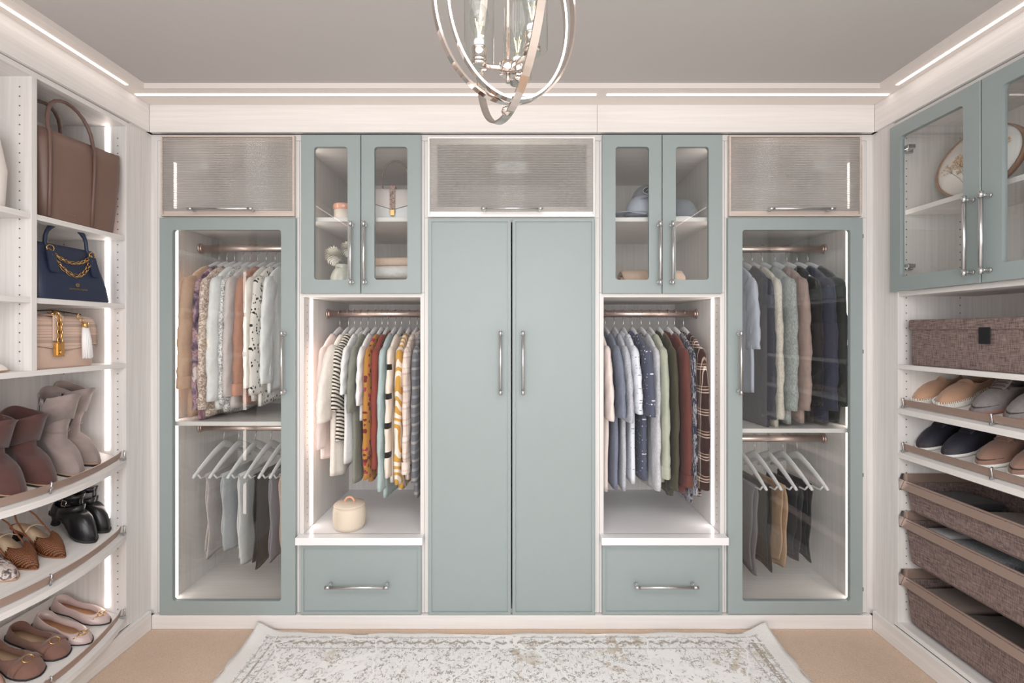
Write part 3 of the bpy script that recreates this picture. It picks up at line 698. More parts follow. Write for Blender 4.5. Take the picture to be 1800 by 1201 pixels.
# the blouses: hook px, then description
def G(*a, **k): return garment(*a[:3], a[3], RY, RZ, *a[4:], **k)
gL = [
 ('sweatshirt', 'top', 'pale pink floral long-sleeved sweatshirt at the far left of the open blouse rail', 597.5, .69, PINKF, dict(collar='crew', out=.05, r=(.05, .04), T=.017)),
 ('blouse', 'top', 'cream blouse with wide short sleeves beside the pale pink sweatshirt', 612.5, .765, CREAM, dict(sleeve='puff', Ls=.33, out=.085, r=(.05, .07), T=.02)),
 ('blouse', 'top', 'black and cream striped short-sleeved blouse', 623, .60, STRIPE, dict(sleeve='puff', Ls=.29, r=(.055, .06), out=.0, collar='crew')),
 ('shirt', 'shirt', 'white long shirt hanging between the striped and grey-olive tops', 634.5, .70, WHT, dict(sleeve='short', Ls=.22, collar='shirt', out=-.005, r=(.045, .055), T=.013)),
 ('shirt', 'shirt', 'grey-olive cotton shirt with rolled short sleeves', 647, .79, OLIVEG, dict(sleeve='short', Ls=.30, collar='shirt', r=(.05, .06), out=.01, T=.014)),
 ('t_shirt', 't-shirt', 'white t-shirt with a curled ruffle sleeve', 660.5, .5, WHT, dict(sleeve='short', Ls=.27, r=(.045, .055), out=.0, T=.013)),
 ('blouse', 'top', 'mustard long-sleeved blouse with crimson flowers', 671.7, .79, MUST, dict(r=(.062, .058), out=.035, T=.017, Ls=.60, bend=.012)),
 ('shirt', 'shirt', 'rust red shirt hanging beside the mustard floral blouse', 682, .76, RUST, dict(collar='shirt', r=(.062, .05), out=.028, T=.018, Ls=.56)),
 ('shirt', 'shirt', 'mint blue long shirt with the lowest hem on the open blouse rail', 695, .875, MINT, dict(r=(.055, .05), out=.036, Ls=.66, T=.0145)),
 ('sweater', 'sweater', 'cream sweater with black squares along its sleeve', 706, .80, SQ, dict(r=(.055, .045), out=.038, Ls=.6, T=.0145)),
 ('blouse', 'top', 'cream blouse with a mustard yellow jagged print', 720, .83, ZIG, dict(r=(.065, .06), out=.03, Ls=.63, T=.018)),
 ('hooded_shirt', 'shirt', 'pale pink and tan plaid hooded shirt', 733.5, .78, PPLAID, dict(r=(.06, .05), out=.035, Ls=.58, collar='hood', cuff=PPLAID, T=.017)),
 ('shirt', 'shirt', 'grey plaid flannel shirt at the right end of the open blouse rail', 747, .86, GPLAID, dict(r=(.06, .05), out=.035, Ls=.62, collar='shirt', T=.017)),
]
for i, (nm, ct, lb, hx, L, mt, k) in enumerate(gL): G(nm, ct, lb, hx, L, mt, rot=-.03+.02*math.sin(i*2.1), **k)
DENIM = heather('denim blue cotton', (110, 117, 136), (128, 134, 152)); BHEATH = heather('pale blue heather', (162, 165, 174), (202, 204, 210)); WBDOT = cloth('white with tiny blue dots', dotsf((226, 230, 238), (120, 130, 160), 90, .2))
NDOT = cloth('navy with white flecks', dotsf((82, 87, 106), (220, 220, 228), 60, .2)); LGREY = heather('light grey heather', (178, 180, 186), (212, 212, 216)); SAGEC = C('sage cotton', 176, 180, 164)
OLIVED = C('dark olive cotton', 74, 72, 56); MAROON = C('maroon brown cotton', 104, 60, 54); IKAT = cloth('navy ikat pattern', blotf([(.42, (40, 42, 58)), (.5, (178, 176, 180)), (.56, (52, 54, 72))], 38, (1, 2.6, .5)))
BPLAID = cloth('brown plaid flannel', plaidf(10, 10, [(0, (56, 34, 30)), (.42, (236, 222, 208)), (.47, (84, 50, 44)), (.56, (214, 190, 172)), (.6, (60, 36, 32)), (.82, (226, 206, 190)), (.86, (52, 32, 30))], [(0, (52, 32, 28)), (.4, (232, 214, 198)), (.45, (70, 42, 36)), (.52, (226, 204, 186)), (.58, (64, 38, 34)), (.66, (206, 178, 160)), (.7, (50, 30, 28))]))
BLUSHW = C('blush white cotton', 232, 218, 212)
gR = [
 ('t_shirt', 't-shirt', 'blush white t-shirt at the left end of the open shirt rail', 1050, .83, BLUSHW, dict(sleeve='short', Ls=.33)),
 ('polo_shirt', 'shirt', 'denim blue short-sleeved shirt with a collar', 1064, .82, DENIM, dict(sleeve='short', Ls=.32, collar='shirt')),
 ('polo_shirt', 'shirt', 'pale blue heather short-sleeved shirt hanging beside the denim blue one', 1080, .83, BHEATH, dict(sleeve='short', Ls=.34, collar='shirt', r=(.05, .065))),
 ('shirt', 'shirt', 'white short-sleeved shirt with tiny blue dots', 1095.5, .80, WBDOT, dict(sleeve='short', Ls=.30, collar='shirt', r=(.05, .07), T=.018)),
 ('shirt', 'shirt', 'navy short-sleeved shirt with white flecks', 1111, .79, NDOT, dict(sleeve='short', Ls=.31, collar='shirt', r=(.055, .08), T=.02)),
 ('sweater', 'sweater', 'light grey heather long-sleeved sweater', 1127, .83, LGREY, dict(r=(.056, .042), Ls=.66, out=.04)),
 ('shirt', 'shirt', 'sage green long-sleeved shirt with a buttoned cuff', 1142, .80, SAGEC, dict(collar='shirt', cuff=SAGEC, Ls=.6, out=.045, r=(.06, .05), T=.02)),
 ('shirt', 'shirt', 'dark olive long-sleeved shirt', 1157.7, .86, OLIVED, dict(collar='shirt', Ls=.66, out=.036, r=(.058, .045))),
 ('shirt', 'shirt', 'maroon brown long-sleeved shirt', 1172.7, .84, MAROON, dict(collar='shirt', Ls=.64, out=.04, r=(.062, .048), cuff=MAROON, T=.02)),
 ('shirt', 'shirt', 'navy and white patterned shirt next to the brown plaid one', 1185.5, .88, IKAT, dict(collar='shirt', Ls=.68, out=.03, r=(.055, .045))),
 ('flannel_shirt', 'shirt', 'brown and cream plaid flannel shirt at the right end of the rail', 1201.5, .85, BPLAID, dict(collar='shirt', cuff=BPLAID, Ls=.64, out=.06, r=(.062, .056), T=.022, bend=.012)),
]
for i, (nm, ct, lb, hx, L, mt, k) in enumerate(gR): G(nm, ct, lb, hx, L, mt, rot=.04+.03*math.sin(i*1.7), **k)
# inside the left glass wardrobe
WY = 2.385
TAN = C('tan camel wool', 204, 170, 146); TIE = cloth('plum and pink tie dye', blotf([(.36, (70, 58, 76)), (.45, (132, 104, 124)), (.52, (186, 160, 164)), (.57, (146, 84, 106)), (.62, (216, 204, 204))], 16))
SEQ = cloth('beige sequins', lambda m: m.ramp(m.voro(170).outputs['Color'], [(.2, (168, 142, 130)), (.5, (206, 184, 170)), (.8, (240, 226, 214))]), rough=.4); SILV = cloth('silver sequins', lambda m: m.ramp(m.voro(200).outputs['Color'], [(.2, (150, 148, 148)), (.6, (226, 224, 222)), (.9, (250, 250, 250))]), rough=.35)
RTAN = C('terracotta knit', 184, 136, 116); BLUSHG = C('blush grey knit', 214, 204, 202); LEO = cloth('black and white abstract print', spotsf((234, 228, 222), (26, 26, 28), 70, .34))
gA = [
 ('coat', 'coat', 'camel tan long-sleeved coat at the left end of the glass wardrobe rail', 385, .81, TAN, dict(r=(.07, .06), Ls=.52, out=.035, cuff=TAN, T=.024, bend=.0)),
 ('blouse', 'top', 'plum and pink tie-dye long-sleeved blouse', 399, .83, TIE, dict(r=(.05, .042), Ls=.62, T=.017)),
 ('sweater', 'sweater', 'beige sequined long-sleeved sweater', 412, .82, SEQ, dict(r=(.05, .04), Ls=.62, T=.017)),
 ('shirt', 'shirt', 'crisp white long-sleeved shirt beside the beige sequined sweater', 426, .79, WHT, dict(r=(.058, .05), Ls=.58, T=.02)),
 ('blouse', 'top', 'silver sequined blouse between the white and blush grey tops', 440, .8, SILV, dict(r=(.045, .04), Ls=.6, out=.02)),
 ('sweater', 'sweater', 'blush grey long-sleeved sweater', 453, .78, BLUSHG, dict(r=(.058, .045), Ls=.56, out=.03, T=.018)),
 ('sweater', 'sweater', 'terracotta knitted sweater in the left glass wardrobe', 468, .76, RTAN, dict(r=(.06, .055), Ls=.55, out=.042, T=.02, cuff=RTAN)),
 ('cardigan', 'sweater', 'cream cardigan beside the terracotta sweater', 484, .74, CREAM, dict(r=(.055, .045), Ls=.52, out=.038, T=.015)),
 ('blouse', 'top', 'black and white abstract print blouse', 496, .76, LEO, dict(r=(.055, .05), Ls=.55, out=.04, T=.015)),
 ('blouse', 'top', 'white blouse at the right edge behind the left wardrobe door frame', 509, .7, WHT, dict(r=(.055, .05), Ls=.5)),
]
for i, (nm, ct, lb, hx, L, mt, k) in enumerate(gA): garment(nm, ct, lb, hx, WY, 1.75, L, mt, rot=-.05+.03*math.sin(i*2.3), **k)
TPG = C('taupe grey twill', 176, 168, 166); LBG = C('light grey denim', 176, 180, 184); WHG = C('off white trousers cloth', 212, 212, 212); PEACH = C('peach linen', 214, 184, 166); BLK = C('black twill', 26, 25, 27); MGR = C('mid grey twill', 134, 130, 138)
for hx, L, mt, lb, kw in ((394, .60, TPG, 'taupe grey trousers on the first lower hanger of the left wardrobe', {}), (420, .585, LBG, 'light grey denim trousers in the left glass wardrobe', {}),
    (449, .64, WHG, 'off-white trousers in the left glass wardrobe', dict(shift=-.03)), (476, .645, BLK, 'black trousers in the left glass wardrobe', dict(shift=-.02)), (499, .62, MGR, 'mid grey trousers beside the black ones', {}), (517, .66, PEACH, 'peach linen trousers at the right end of the lower left rail', {})):
    trousers(lb, hx, WY, .845, L, mt, rot=-.06, W=.12, cy=-.015, **kw)
# inside the right glass wardrobe
SLATE = C('dark slate cotton', 66, 66, 76); OAT = heather('oatmeal knit', (188, 180, 168), (222, 214, 204)); GHE = heather('grey green heather', (128, 134, 134), (180, 184, 182)); MAUVE = C('mauve taupe knit', 162, 140, 132); NAVYC = C('navy wool', 54, 57, 74); BLKG = C('black green jacket cloth', 38, 42, 40); PBLUE = C('pale blue cotton', 178, 184, 198)
gB = [
 ('t_shirt', 't-shirt', 'pale blue short-sleeved t-shirt at the left edge of the right glass wardrobe', 1284, .7, PBLUE, dict(sleeve='short', Ls=.34, out=-.02, r=(.045, .055))),
 ('shirt', 'shirt', 'dark slate long-sleeved shirt beside the oatmeal sweater', 1306, .86, SLATE, dict(r=(.058, .045), Ls=.66)),
 ('sweater', 'sweater', 'oatmeal knitted sweater in the right glass wardrobe', 1322, .86, OAT, dict(r=(.055, .04), Ls=.66, T=.019)),
 ('sweater', 'sweater', 'grey-green heather sweater in the right glass wardrobe', 1340, .84, GHE, dict(r=(.066, .056), Ls=.62, T=.022, out=.03)),
 ('sweater', 'sweater', 'mauve taupe knitted sweater', 1362, .84, MAUVE, dict(r=(.058, .045), Ls=.62, T=.021)),
 ('coat', 'coat', 'black coat between the mauve sweater and the navy jacket', 1383, .85, BLK, dict(r=(.06, .05), Ls=.6, T=.024, out=.02, W=.18)),
 ('jacket', 'jacket', 'navy wool jacket in the right glass wardrobe', 1401, .85, NAVYC, dict(r=(.062, .048), Ls=.62, T=.025)),
 ('jacket', 'jacket', 'black-green jacket at the right end of the glass wardrobe rail', 1420, .85, BLKG, dict(r=(.062, .055), Ls=.6, T=.024, bend=.0)),
]
for i, (nm, ct, lb, hx, L, mt, k) in enumerate(gB): garment(nm, ct, lb, hx, WY, 1.747, L, mt, rot=.07+.02*math.sin(i*2.3), **k)
KHAKI = C('khaki chino cloth', 180, 148, 120); GRT = C('grey twill', 110, 108, 114); BROL = C('black olive cloth', 44, 42, 38); CHAR = C('charcoal suiting', 50, 50, 55)
for hx, L, mt, lb, kw in ((1303, .63, GRT, 'grey cotton trousers at the left of the lower right wardrobe rail', {}), (1327, .61, BROL, 'black-olive trousers beside the khaki ones', {}), (1351, .61, KHAKI, 'khaki chino trousers in the right glass wardrobe', {}),
    (1376, .57, CHAR, 'charcoal trousers beside the khaki ones', {}), (1401, .58, C('black blue suiting', 38, 39, 44), 'blue-black trousers on the last hanger of the lower right rail', dict(cy=.02))):
    kw.setdefault('cy', -.01)
    trousers(lb, hx, WY, .79, L, mt, rot=.06, W=.125, **kw)
# ================================================================== rug
def rug():
    m = NT('faded floral rug pile'); o = m.axis(); ax = m.math('ABSOLUTE', o[0]); y = o[1]
    big = m.noise(3.2, 4, .6); med = m.noise(16, 4, .65); fine = m.noise(110, 3, .7)
    W2, YE = 1.10, 0.0
    ed = m.math('MINIMUM', m.math('SUBTRACT', 1.085, ax), m.math('MULTIPLY', y, -1.0))      # distance from edge
    # mirrored coordinates for the medallion drawing
    mv = m.n('ShaderNodeCombineXYZ', {0: ax, 1: y, 2: 0.0}).outputs[0]
    mapd = m.n('ShaderNodeMix', {'Factor': .045}, data_type='VECTOR'); nz = m.n('ShaderNodeTexNoise', {'Vector': m.obj, 'Scale': 20, 'Detail': 3})
    m.link(mv, mapd.inputs[4]); m.link(nz.outputs[1], mapd.inputs[5]); dv = mapd.outputs[1]
    n1 = m.noise(20, 5, .62, dv, .5); n2 = m.noise(38, 4, .7, dv, .8)
    line = m.math('LESS_THAN', m.math('ABSOLUTE', m.math('SUBTRACT', n1, .53)), .017)
    line2 = m.math('LESS_THAN', m.math('ABSOLUTE', m.math('SUBTRACT', n2, .56)), .02)
    brk = m.math('GREATER_THAN', m.noise(55, 3, .6), .5)
    motif = m.math('MULTIPLY', m.math('MAXIMUM', line, line2), brk)
    base = m.ramp(med, [(.3, (232, 231, 230)), (.5, (244, 243, 243)), (.7, (238, 237, 236))])
    tan = m.ramp(big, [(.56, (0, 0, 0)), (.66, (255, 255, 255))])
    base = m.mix(m.math('MULTIPLY', tan, m.math('GREATER_THAN', med, .5)), base, (208, 196, 180))
    base = m.mix(m.math('MULTIPLY', motif, .95), base, (150, 144, 136))
    st = m.noise(1, 3, .6, m.mapped((240, 22, 1))); base = m.mix(m.math('MULTIPLY', m.math('GREATER_THAN', st, .62), .45), base, (170, 156, 146))
    # border: two guard lines with a running wave between them
    wave = m.math('MULTIPLY', m.math('SINE', m.math('MULTIPLY', o[0], 115.0)), .006)
    band = m.math('LESS_THAN', m.math('ABSOLUTE', m.math('SUBTRACT', m.math('SUBTRACT', ed, .068), wave)), .007)
    base = m.mix(m.math('MULTIPLY', m.math('MULTIPLY', band, m.math('GREATER_THAN', m.noise(80, 2), .42)), .85), base, (158, 148, 136))
    for d in (.036, .105): base = m.mix(m.math('MULTIPLY', m.math('LESS_THAN', m.math('ABSOLUTE', m.math('SUBTRACT', ed, d)), .004), .45), base, (160, 158, 158))
    # pale stepped outline drawn in chebychev cells
    cel = m.voro(3.0, dv, 'DISTANCE_TO_EDGE', rnd=.8).outputs['Distance']; base = m.mix(m.math('LESS_THAN', cel, .010), base, (247, 246, 245))
    base = m.mix(m.math('LESS_THAN', ed, .026), base, (238, 235, 232)); base = m.mix(m.math('MULTIPLY', fine, .22), base, (196, 191, 188))
    m.base(base); m.set(Roughness=.95); m.bump(m.math('ADD', fine, m.math('MULTIPLY', n1, .5)), .5, .004)
    t = thing('area_rug', 'faded cream and taupe floral rug on the carpet before the cabinets', 'rug', (0, 2.062, 0))
    NX, NY = 120, 60; W, L = 1.128, 2.6; vs = []; fs = []
    def zt(x, y): # curled far corners
        c = sm(.97, 1.14, abs(x))*sm(-.16, 0, y); e = .001*math.sin(x*19)+.0009*math.sin(y*23+x*3)
        return .012+e+.035*c*c
    for j in range(NY+1):
        for i in range(NX+1):
            x = -W+2*W*i/NX; y = -L*(j/NY)**1.5; ey = .006*math.sin(x*11)+.004*math.sin(x*31) if j == 0 else 0; ex = (.006*math.sin(y*29)+.004*math.sin(y*60))*sgn(x) if i in (0, NX) else 0
            cr = sm(.97, 1.14, abs(x))*sm(-.16, 0, y)
            vs.append((x+ex, y+ey+.022*cr-.012*(1-abs(x)/W), zt(x, y)))
    n = len(vs); vs += [(x, y, max(z-.011, .0005)) for x, y, z in vs]
    for j in range(NY):
        for i in range(NX):
            a = j*(NX+1)+i; fs.append((a, a+1, a+NX+2, a+NX+1)); fs.append((n+a, n+a+NX+1, n+a+NX+2, n+a+1))
    rim = [i for i in range(NX+1)]+[j*(NX+1)+NX for j in range(1, NY+1)]+[NY*(NX+1)+i for i in range(NX-1, -1, -1)]+[j*(NX+1) for j in range(NY-1, 0, -1)]
    for k in range(len(rim)): a, b = rim[k], rim[(k+1) % len(rim)]; fs.append((a, b, b+n, a+n))
    mb = MB(); mb.add(vs, fs, True); mb.build('rug_pile', m.m, t, local=True)
    mb = MB(); rs = random.Random(4)      # short fringe of the two sides
    for s in (-1, 1):
        y = -.02
        while y > -.95:
            l = rs.uniform(.008, .02); x = s*(W-.003); mb.add([(x, y, .011), (x, y-.006, .011), (x+s*l, y-.003+rs.uniform(-.003, .003), .003)], [(0, 1, 2)], False); y -= .0055
    mb.build('fringe', plain('white fringe yarn', (236, 233, 230), .95), t, local=True, kind='stuff')
rug()
# ================================================================== chandelier
ch = thing('chandelier', 'polished nickel orb chandelier with three glass-shaded bulbs', 'chandelier', (0, .93, 2.36))
CX, CY = -.008, .955
mb = MB(); mb.cyl((CX, CY, 2.36), (CX, CY, 2.335), .06, 32); mb.cyl((CX, CY, 2.335), (CX, CY, 2.325), .012, 16); mb.build('canopy', CHROME, ch)
mb = MB(); mb.cyl((CX, CY, 2.33), (CX, CY, 1.868), .0042, 14); mb.build('stem', CHROME, ch)
mb = MB(); mb.lathe([(.0, .0), (.017, .0), (.0175, .004), (.0175, .02), (.012, .024), (.0, .024)], 28, c=(CX, CY, 1.853)); mb.cyl((CX, CY, 1.835), (CX, CY, 1.853), .0045, 12); mb.build('hub', CHROME, ch)
ZC, RH, RV = 1.985, .137, .232
def cage(az, tilt, tdir, rh, rv, zc, dx=0, dy=0, wd=.0165, th=.0045):
    """elliptical flat band: az = plane azimuth, tilt about horizontal direction tdir"""
    N = 72; Ls = []
    R = Matrix.Rotation(tilt, 3, Vector((math.cos(tdir), math.sin(tdir), 0)))
    u = Vector((math.cos(az), math.sin(az), 0)); nrm = Vector((-math.sin(az), math.cos(az), 0))
    for i in range(N+1):
        a = 2*PI*i/N; p = u*math.cos(a)*rh+Vector((0, 0, 1))*math.sin(a)*rv; q = (u*math.cos(a)/rh+Vector((0, 0, 1))*math.sin(a)/rv).normalized()
        Ls.append([R @ (p+nrm*s*wd/2+q*e*th/2)+Vector((CX+dx, CY+dy, zc)) for s, e in ((-1, -1), (1, -1), (1, 1), (-1, 1))])
    mb = MB(); mb.loft(Ls, (False, False), smooth=False)
    for i in range(len(mb.sm)): mb.sm[i] = False
    o = mb.build('orb_ring', CHROME, ch)
cage(math.radians(25), math.radians(8), math.radians(25), .155, .180, ZC)
cage(math.radians(-62), math.radians(10), math.radians(28), .139, .218, ZC)
cage(math.radians(10), math.radians(-9), math.radians(100), .119, .185, ZC)
LAMPW = emit('hot filament', (255, 206, 140), 6)
def lamp_arm(x, y, zb):
    mb = MB(); mb.tube([(CX, CY, 1.865), (CX+(x-CX)*.5, CY+(y-CY)*.5, 1.868), (x, y, 1.872)], .0036, 8, ry=1.7)
    mb.cyl((x, y, 1.868), (x, y, 1.877), .017, 24); mb.build('arm', CHROME, ch)
    mb = MB(); mb.lathe([(.0, 0), (.0165, 0), (.0165, .006), (.0148, .008), (.0148, .026), (.0155, .028), (.0155, .031), (.0, .031)], 28, c=(x, y, 1.876)); so = mb.build('socket', CHROME, ch)
    mb = MB(); mb.lathe([(.0, .031), (.0105, .031), (.0105, .046), (.007, .048)], 24, c=(x, y, 1.876), capt=True); mb.build('candle_sleeve', WHITE, so)
    mb = MB(); mb.lathe([(.028, .0), (.0305, .003), (.0305, .15)], 40, c=(x, y, 1.874), capb=False); mb.build('glass_shade', LGLASS, ch)
    mb = MB(); mb.lathe([(.0065, .046), (.0085, .055), (.016, .072), (.0195, .088), (.0185, .103), (.012, .114), (.004, .1185), (0.0005, .119)], 30, c=(x, y, 1.876), capb=False); bu = mb.build('light_bulb', LGLASS, ch)
    mb = MB()
    for k in range(4):
        a = k*PI/2+.5; mb.tube([(x+.002*math.cos(a), y+.002*math.sin(a), 1.936), (x+.0085*math.cos(a), y+.0085*math.sin(a), 1.965)], .0006, 5)
    mb.build('filament', LAMPW, bu)
    mb = MB(); mb.lathe([(.0, .046), (.0045, .048), (.003, .058), (.0015, .062)], 12, c=(x, y, 1.876)); mb.build('bulb_stem', LGLASS, bu)
LAMPS = ((-.067, .958), (.039, .912), (.012, 1.02))
for x, y in LAMPS: lamp_arm(x, y, 0)
mb = MB(); mb.lathe([(.0, .0), (.009, .002), (.012, .009), (.009, .016), (.0, .018)], 24, c=(CX-.002, CY-.0, 1.768)); mb.build('finial', CHROME, ch)
# ================================================================== leather goods
def leather(name, c, rough=.45, grain=500, st=.15, vary=.03): return plain(name, c, rough, bump=(grain, st, .0006), vary=vary)
TAUPEL = leather('taupe brown leather', (124, 98, 88), .42); NAVYL = leather('navy leather', (38, 48, 72), .45); SANDL = leather('sand leather', (212, 184, 168), .5)
WHL = leather('white pebbled leather', (238, 230, 224), .5, 260, .4)
def croc(name, c):
    m = NT(name); v = m.voro(1, m.mapped((1, 42, 75)), 'DISTANCE_TO_EDGE', rnd=.55).outputs['Distance']; m.base(m.mix(m.math('LESS_THAN', v, .05), c, tuple(x*.86 for x in c))); m.set(Roughness=.4); m.bump(v, .35, .003); return m.m
CROC = croc('sand embossed leather', (214, 186, 170))
def side_thing(name, label, cat, x, y, z, rot, s=-1, group=None):
    """items standing on the left shelves: local -y faces the room"""
    return thing(name, label, cat, (x, y, z), (PI/2 if s < 0 else -PI/2)+rot, group)
def chain(pts, r, n_links, lw=.006, ll=.011, flat=.0012):
    """interlocking oval links along a polyline"""
    pts = [Vector(p) for p in pts]; seg = [0]
    for a, b in zip(pts, pts[1:]): seg.append(seg[-1]+(b-a).length)
    def at(d):
        for i in range(len(pts)-1):
            if d <= seg[i+1] or i == len(pts)-2:
                f = (d-seg[i])/(seg[i+1]-seg[i]); return pts[i].lerp(pts[i+1], f), (pts[i+1]-pts[i]).normalized()
    mb = MB()
    for k in range(n_links):
        c, t = at(seg[-1]*(k+.5)/n_links); up = Vector((0, -1, 0)); up = (up-t*up.dot(t)).normalized(); sd = t.cross(up)
        if k % 2: sd = (sd*.35+up*.94).normalized()
        mb.tube([c+t*ll*math.cos(a)+sd*lw*math.sin(a) for a in [2*PI*j/14 for j in range(14)]], flat, 6, closed=True)
    return mb
# tote
t = side_thing('tote_bag', 'large taupe brown leather tote bag on the top left shelf', 'handbag', -1.694, 1.802, 1.732, .0)
L = []
for z, w_, d_ in ((0, .29, .12), (.004, .30, .128), (.1, .325, .135), (.2, .345, .138), (.27, .357, .134), (.315, .365, .12)):
    lp = rrect(w_, d_, d_*.36, 7)
    L.append([(x, y, z+(.02*(x/.19)**2*sgn(x) *.6+.012*abs(x/.19)**3 if z > .3 else 0)*1.0) for x, y, _ in lp])
inner = [[(x*.985, y*.95, z-.0) for x, y, z in L[-1]], [(x*.95, y*.9, z-.05) for x, y, z in L[-2]]]
mb = MB(); mb.loft(L+inner, (True, True)); mb.build('body', TAUPEL, t, local=True)
for sy, ex in ((-1, 0), (1, 0)):
    mb = MB(); y0 = sy*.069; pts = []
    ys = lambda z: sy*(.066+.0075*min(1, z/.2))
    pts = [(-.082, ys(.0)+sy*.0, .005), (-.083, ys(.1), .1), (-.085, ys(.2), .2), (-.087, ys(.3), .3)]
    for k in range(13):
        a = PI-PI*k/12; pts.append((.002+.089*math.cos(a), sy*(.066-.02*math.sin(a)*(1 if sy < 0 else 1.6)), .318+.125*math.sin(a)**.85))
    pts += [(.091, ys(.3), .3), (.089, ys(.2), .2), (.087, ys(.1), .1), (.086, ys(0), .005)]
    mb.tube(pts, .0062, 9); mb.build('handle', leather('darker taupe leather', (104, 80, 72)), t, local=True).location.x = -.065
def lettering(txt, size, loc, rot, mat, parent, name='lettering'):
    cu = bpy.data.curves.new(name, 'FONT'); cu.body = txt; cu.size = size; cu.extrude = .0002; cu.align_x = 'CENTER'; cu.align_y = 'CENTER'
    cu.materials.append(mat); cu.resolution_u = 3; q = bpy.data.objects.new(name, cu); COL.objects.link(q); me = bpy.data.meshes.new_from_object(q); bpy.data.objects.remove(q); o = bpy.data.objects.new(name, me); COL.objects.link(o); o.parent = parent; o.location = loc; o.rotation_euler = rot; return o
lettering('--- - --- -- - ---', .008, (-.07, -.0675, .03), (PI/2, 0, 0), NICKEL, t)
# navy bag
t = side_thing('handbag', 'navy blue leather handbag with a gold chain on the second left shelf', 'handbag', -1.695, 1.767, 1.446, 0)
L = []
for z, w_, d_, r_ in ((0, .295, .135, .03), (.004, .305, .14, .035), (.06, .288, .125, .03), (.13, .262, .09, .025), (.19, .25, .055, .02), (.202, .244, .046, .018), (.204, .235, .035, .015)):
    L.append([(x, y, z) for x, y, _ in rrect(w_, d_, r_, 6)])
mb = MB(); mb.loft(L); mb.build('body', NAVYL, t, local=True)
for y0 in (-.028,):
    mb = MB(); pts = []
    for k in range(15):
        a = PI-PI*k/14; pts.append((.083*math.cos(a), y0*.8, .205+.082*math.sin(a)**.8))
    pts = [(-.084, y0*1.15, .182)]+pts+[(.084, y0*1.15, .182)]
    mb.tube(pts, [.0045]+[.0085 if 2 < k < 12 else .0065 for k in range(15)]+[.0045], 10); mb.build('handle', NAVYL, t, local=True)
    for sx in (-1, 1):
        mb = MB(); mb.tube([(sx*.084+.0135*math.cos(a), y0*1.4-.004, .183+.0115*math.sin(a)) for a in [2*PI*j/20 for j in range(20)]], .0018, 7, closed=True); mb.build('ring', GOLD, t, local=True)
        mb = MB(); tb = [(sx*.084+x, y0*2.0-(.009 if y0 < 0 else -.009), .15+z) for x, z in ((-.018, -.03), (.018, -.03), (.016, .03), (-.016, .03))]
        tb = [[(sx*.084+x, (-1 if y0 < 0 else 1)*(.0525-.22*(z_)+e), .125+z_+.0) for x, z_ in ((-.017, -.02), (-.012, -.027), (.012, -.027), (.017, -.02), (.014, .05), (-.014, .05))] for e in (-.002, .0035)]
        mb.loft(tb, smooth=False); mb.build('handle_tab', NAVYL, t, local=True)
def sag(x0, x1, z, d, y0, k=1): return [(x0+(x1-x0)*i/16, y0(z-d*(1-(2*i/16-1)**2)), z-d*(1-(2*i/16-1)**2)) for i in range(17)]
yface = lambda z: -(.026+(.2-z)*.23)-.006
chain(sag(-.084, .084, .178, .037, yface), 0, 17).build('chain', GOLD, t, local=True)
chain(sag(-.086, .086, .176, .083, yface), 0, 21, lw=.0068, ll=.0125).build('chain', GOLD, t, local=True)
lettering('samantha byron', .0115, (0, -.0675, .043), (PI/2-.23, 0, 0), GOLD, t)
mb = MB()
for a in (0, PI/3, -PI/3): mb.tube([(.0075*math.cos(q)*math.cos(a)-.0038*math.sin(q)*math.sin(a), -.0645+.0, .058+.0075*math.cos(q)*math.sin(a)+.0038*math.sin(q)*math.cos(a)) for q in [2*PI*j/16 for j in range(16)]], .0004, 5, closed=True)
mb.build('emblem', GOLD, t, local=True)
for sx in (-1, 1):
    mb = MB(); mb.lathe([(.0, .0), (.004, .0), (.005, .003), (.004, .006)], 12, c=(sx*.115, -.05, -.001)); mb.build('foot_stud', GOLD, t, local=True)
# flap bags
def flapbag(t, w_, h_, d_, body, flap, vdepth, fl=.72):
    L = []
    for z, k in ((0, .97), (.006, 1), (h_*.5, 1), (h_*.93, .96), (h_, .86)): L.append(rrect(w_*(.97 if z > h_*.5 else 1), d_*k, d_*.3, 6, z=z))
    mb = MB(); mb.loft(L); mb.build('body', body, t, local=True)
    mb = MB(); n = 24; top = []; fs = []   # flap: over the back edge, top, down the front with a V hem
    rows = [(d_*.42, h_*.93), (d_*.40, h_*1.0), (d_*.2, h_*1.03), (-d_*.2, h_*1.035), (-d_*.44, h_*1.0), (-d_*.535, h_*.93)]
    loops = []
    for i in range(n+1):
        x = (-.5+i/n)*w_*1.0; u = abs(2*i/n-1); hem = h_*(1-fl)+vdepth*u; edge = max(0, (u-.9)/.1)
        pr = rows+[(-d_*.56, h_*.93+(hem-h_*.93)*q) for q in (.33, .66, .97)]+[(-d_*.555, hem)]
        zz = lambda z: z-edge**2*.014
        out = [(x, y, zz(z)) for y, z in pr]; inn = [(x, y*.93+.0, zz(z)-.004) for y, z in pr][::-1]
        inn[0] = (x, -d_*.52, hem+.001)
        loops.append(out+inn)
    mb.loft(loops, (True, True), closed=True); mb.build('flap', flap, t, local=True)
t = side_thing('handbag', 'sand beige embossed flap handbag with a gold chain on the third left shelf', 'handbag', -1.702, 1.742, 1.197, 0)
flapbag(t, .252, .185, .10, SANDL, CROC, .022, .66)
mb = MB(); mb.bbox(-.019, .019, -.0625, -.0575, .1, .19, b=.001); mb.bbox(-.019, .019, -.057, -.0, .19, .1945, b=.001); mb.build('strap', SANDL, t, local=True).location.x = -.04
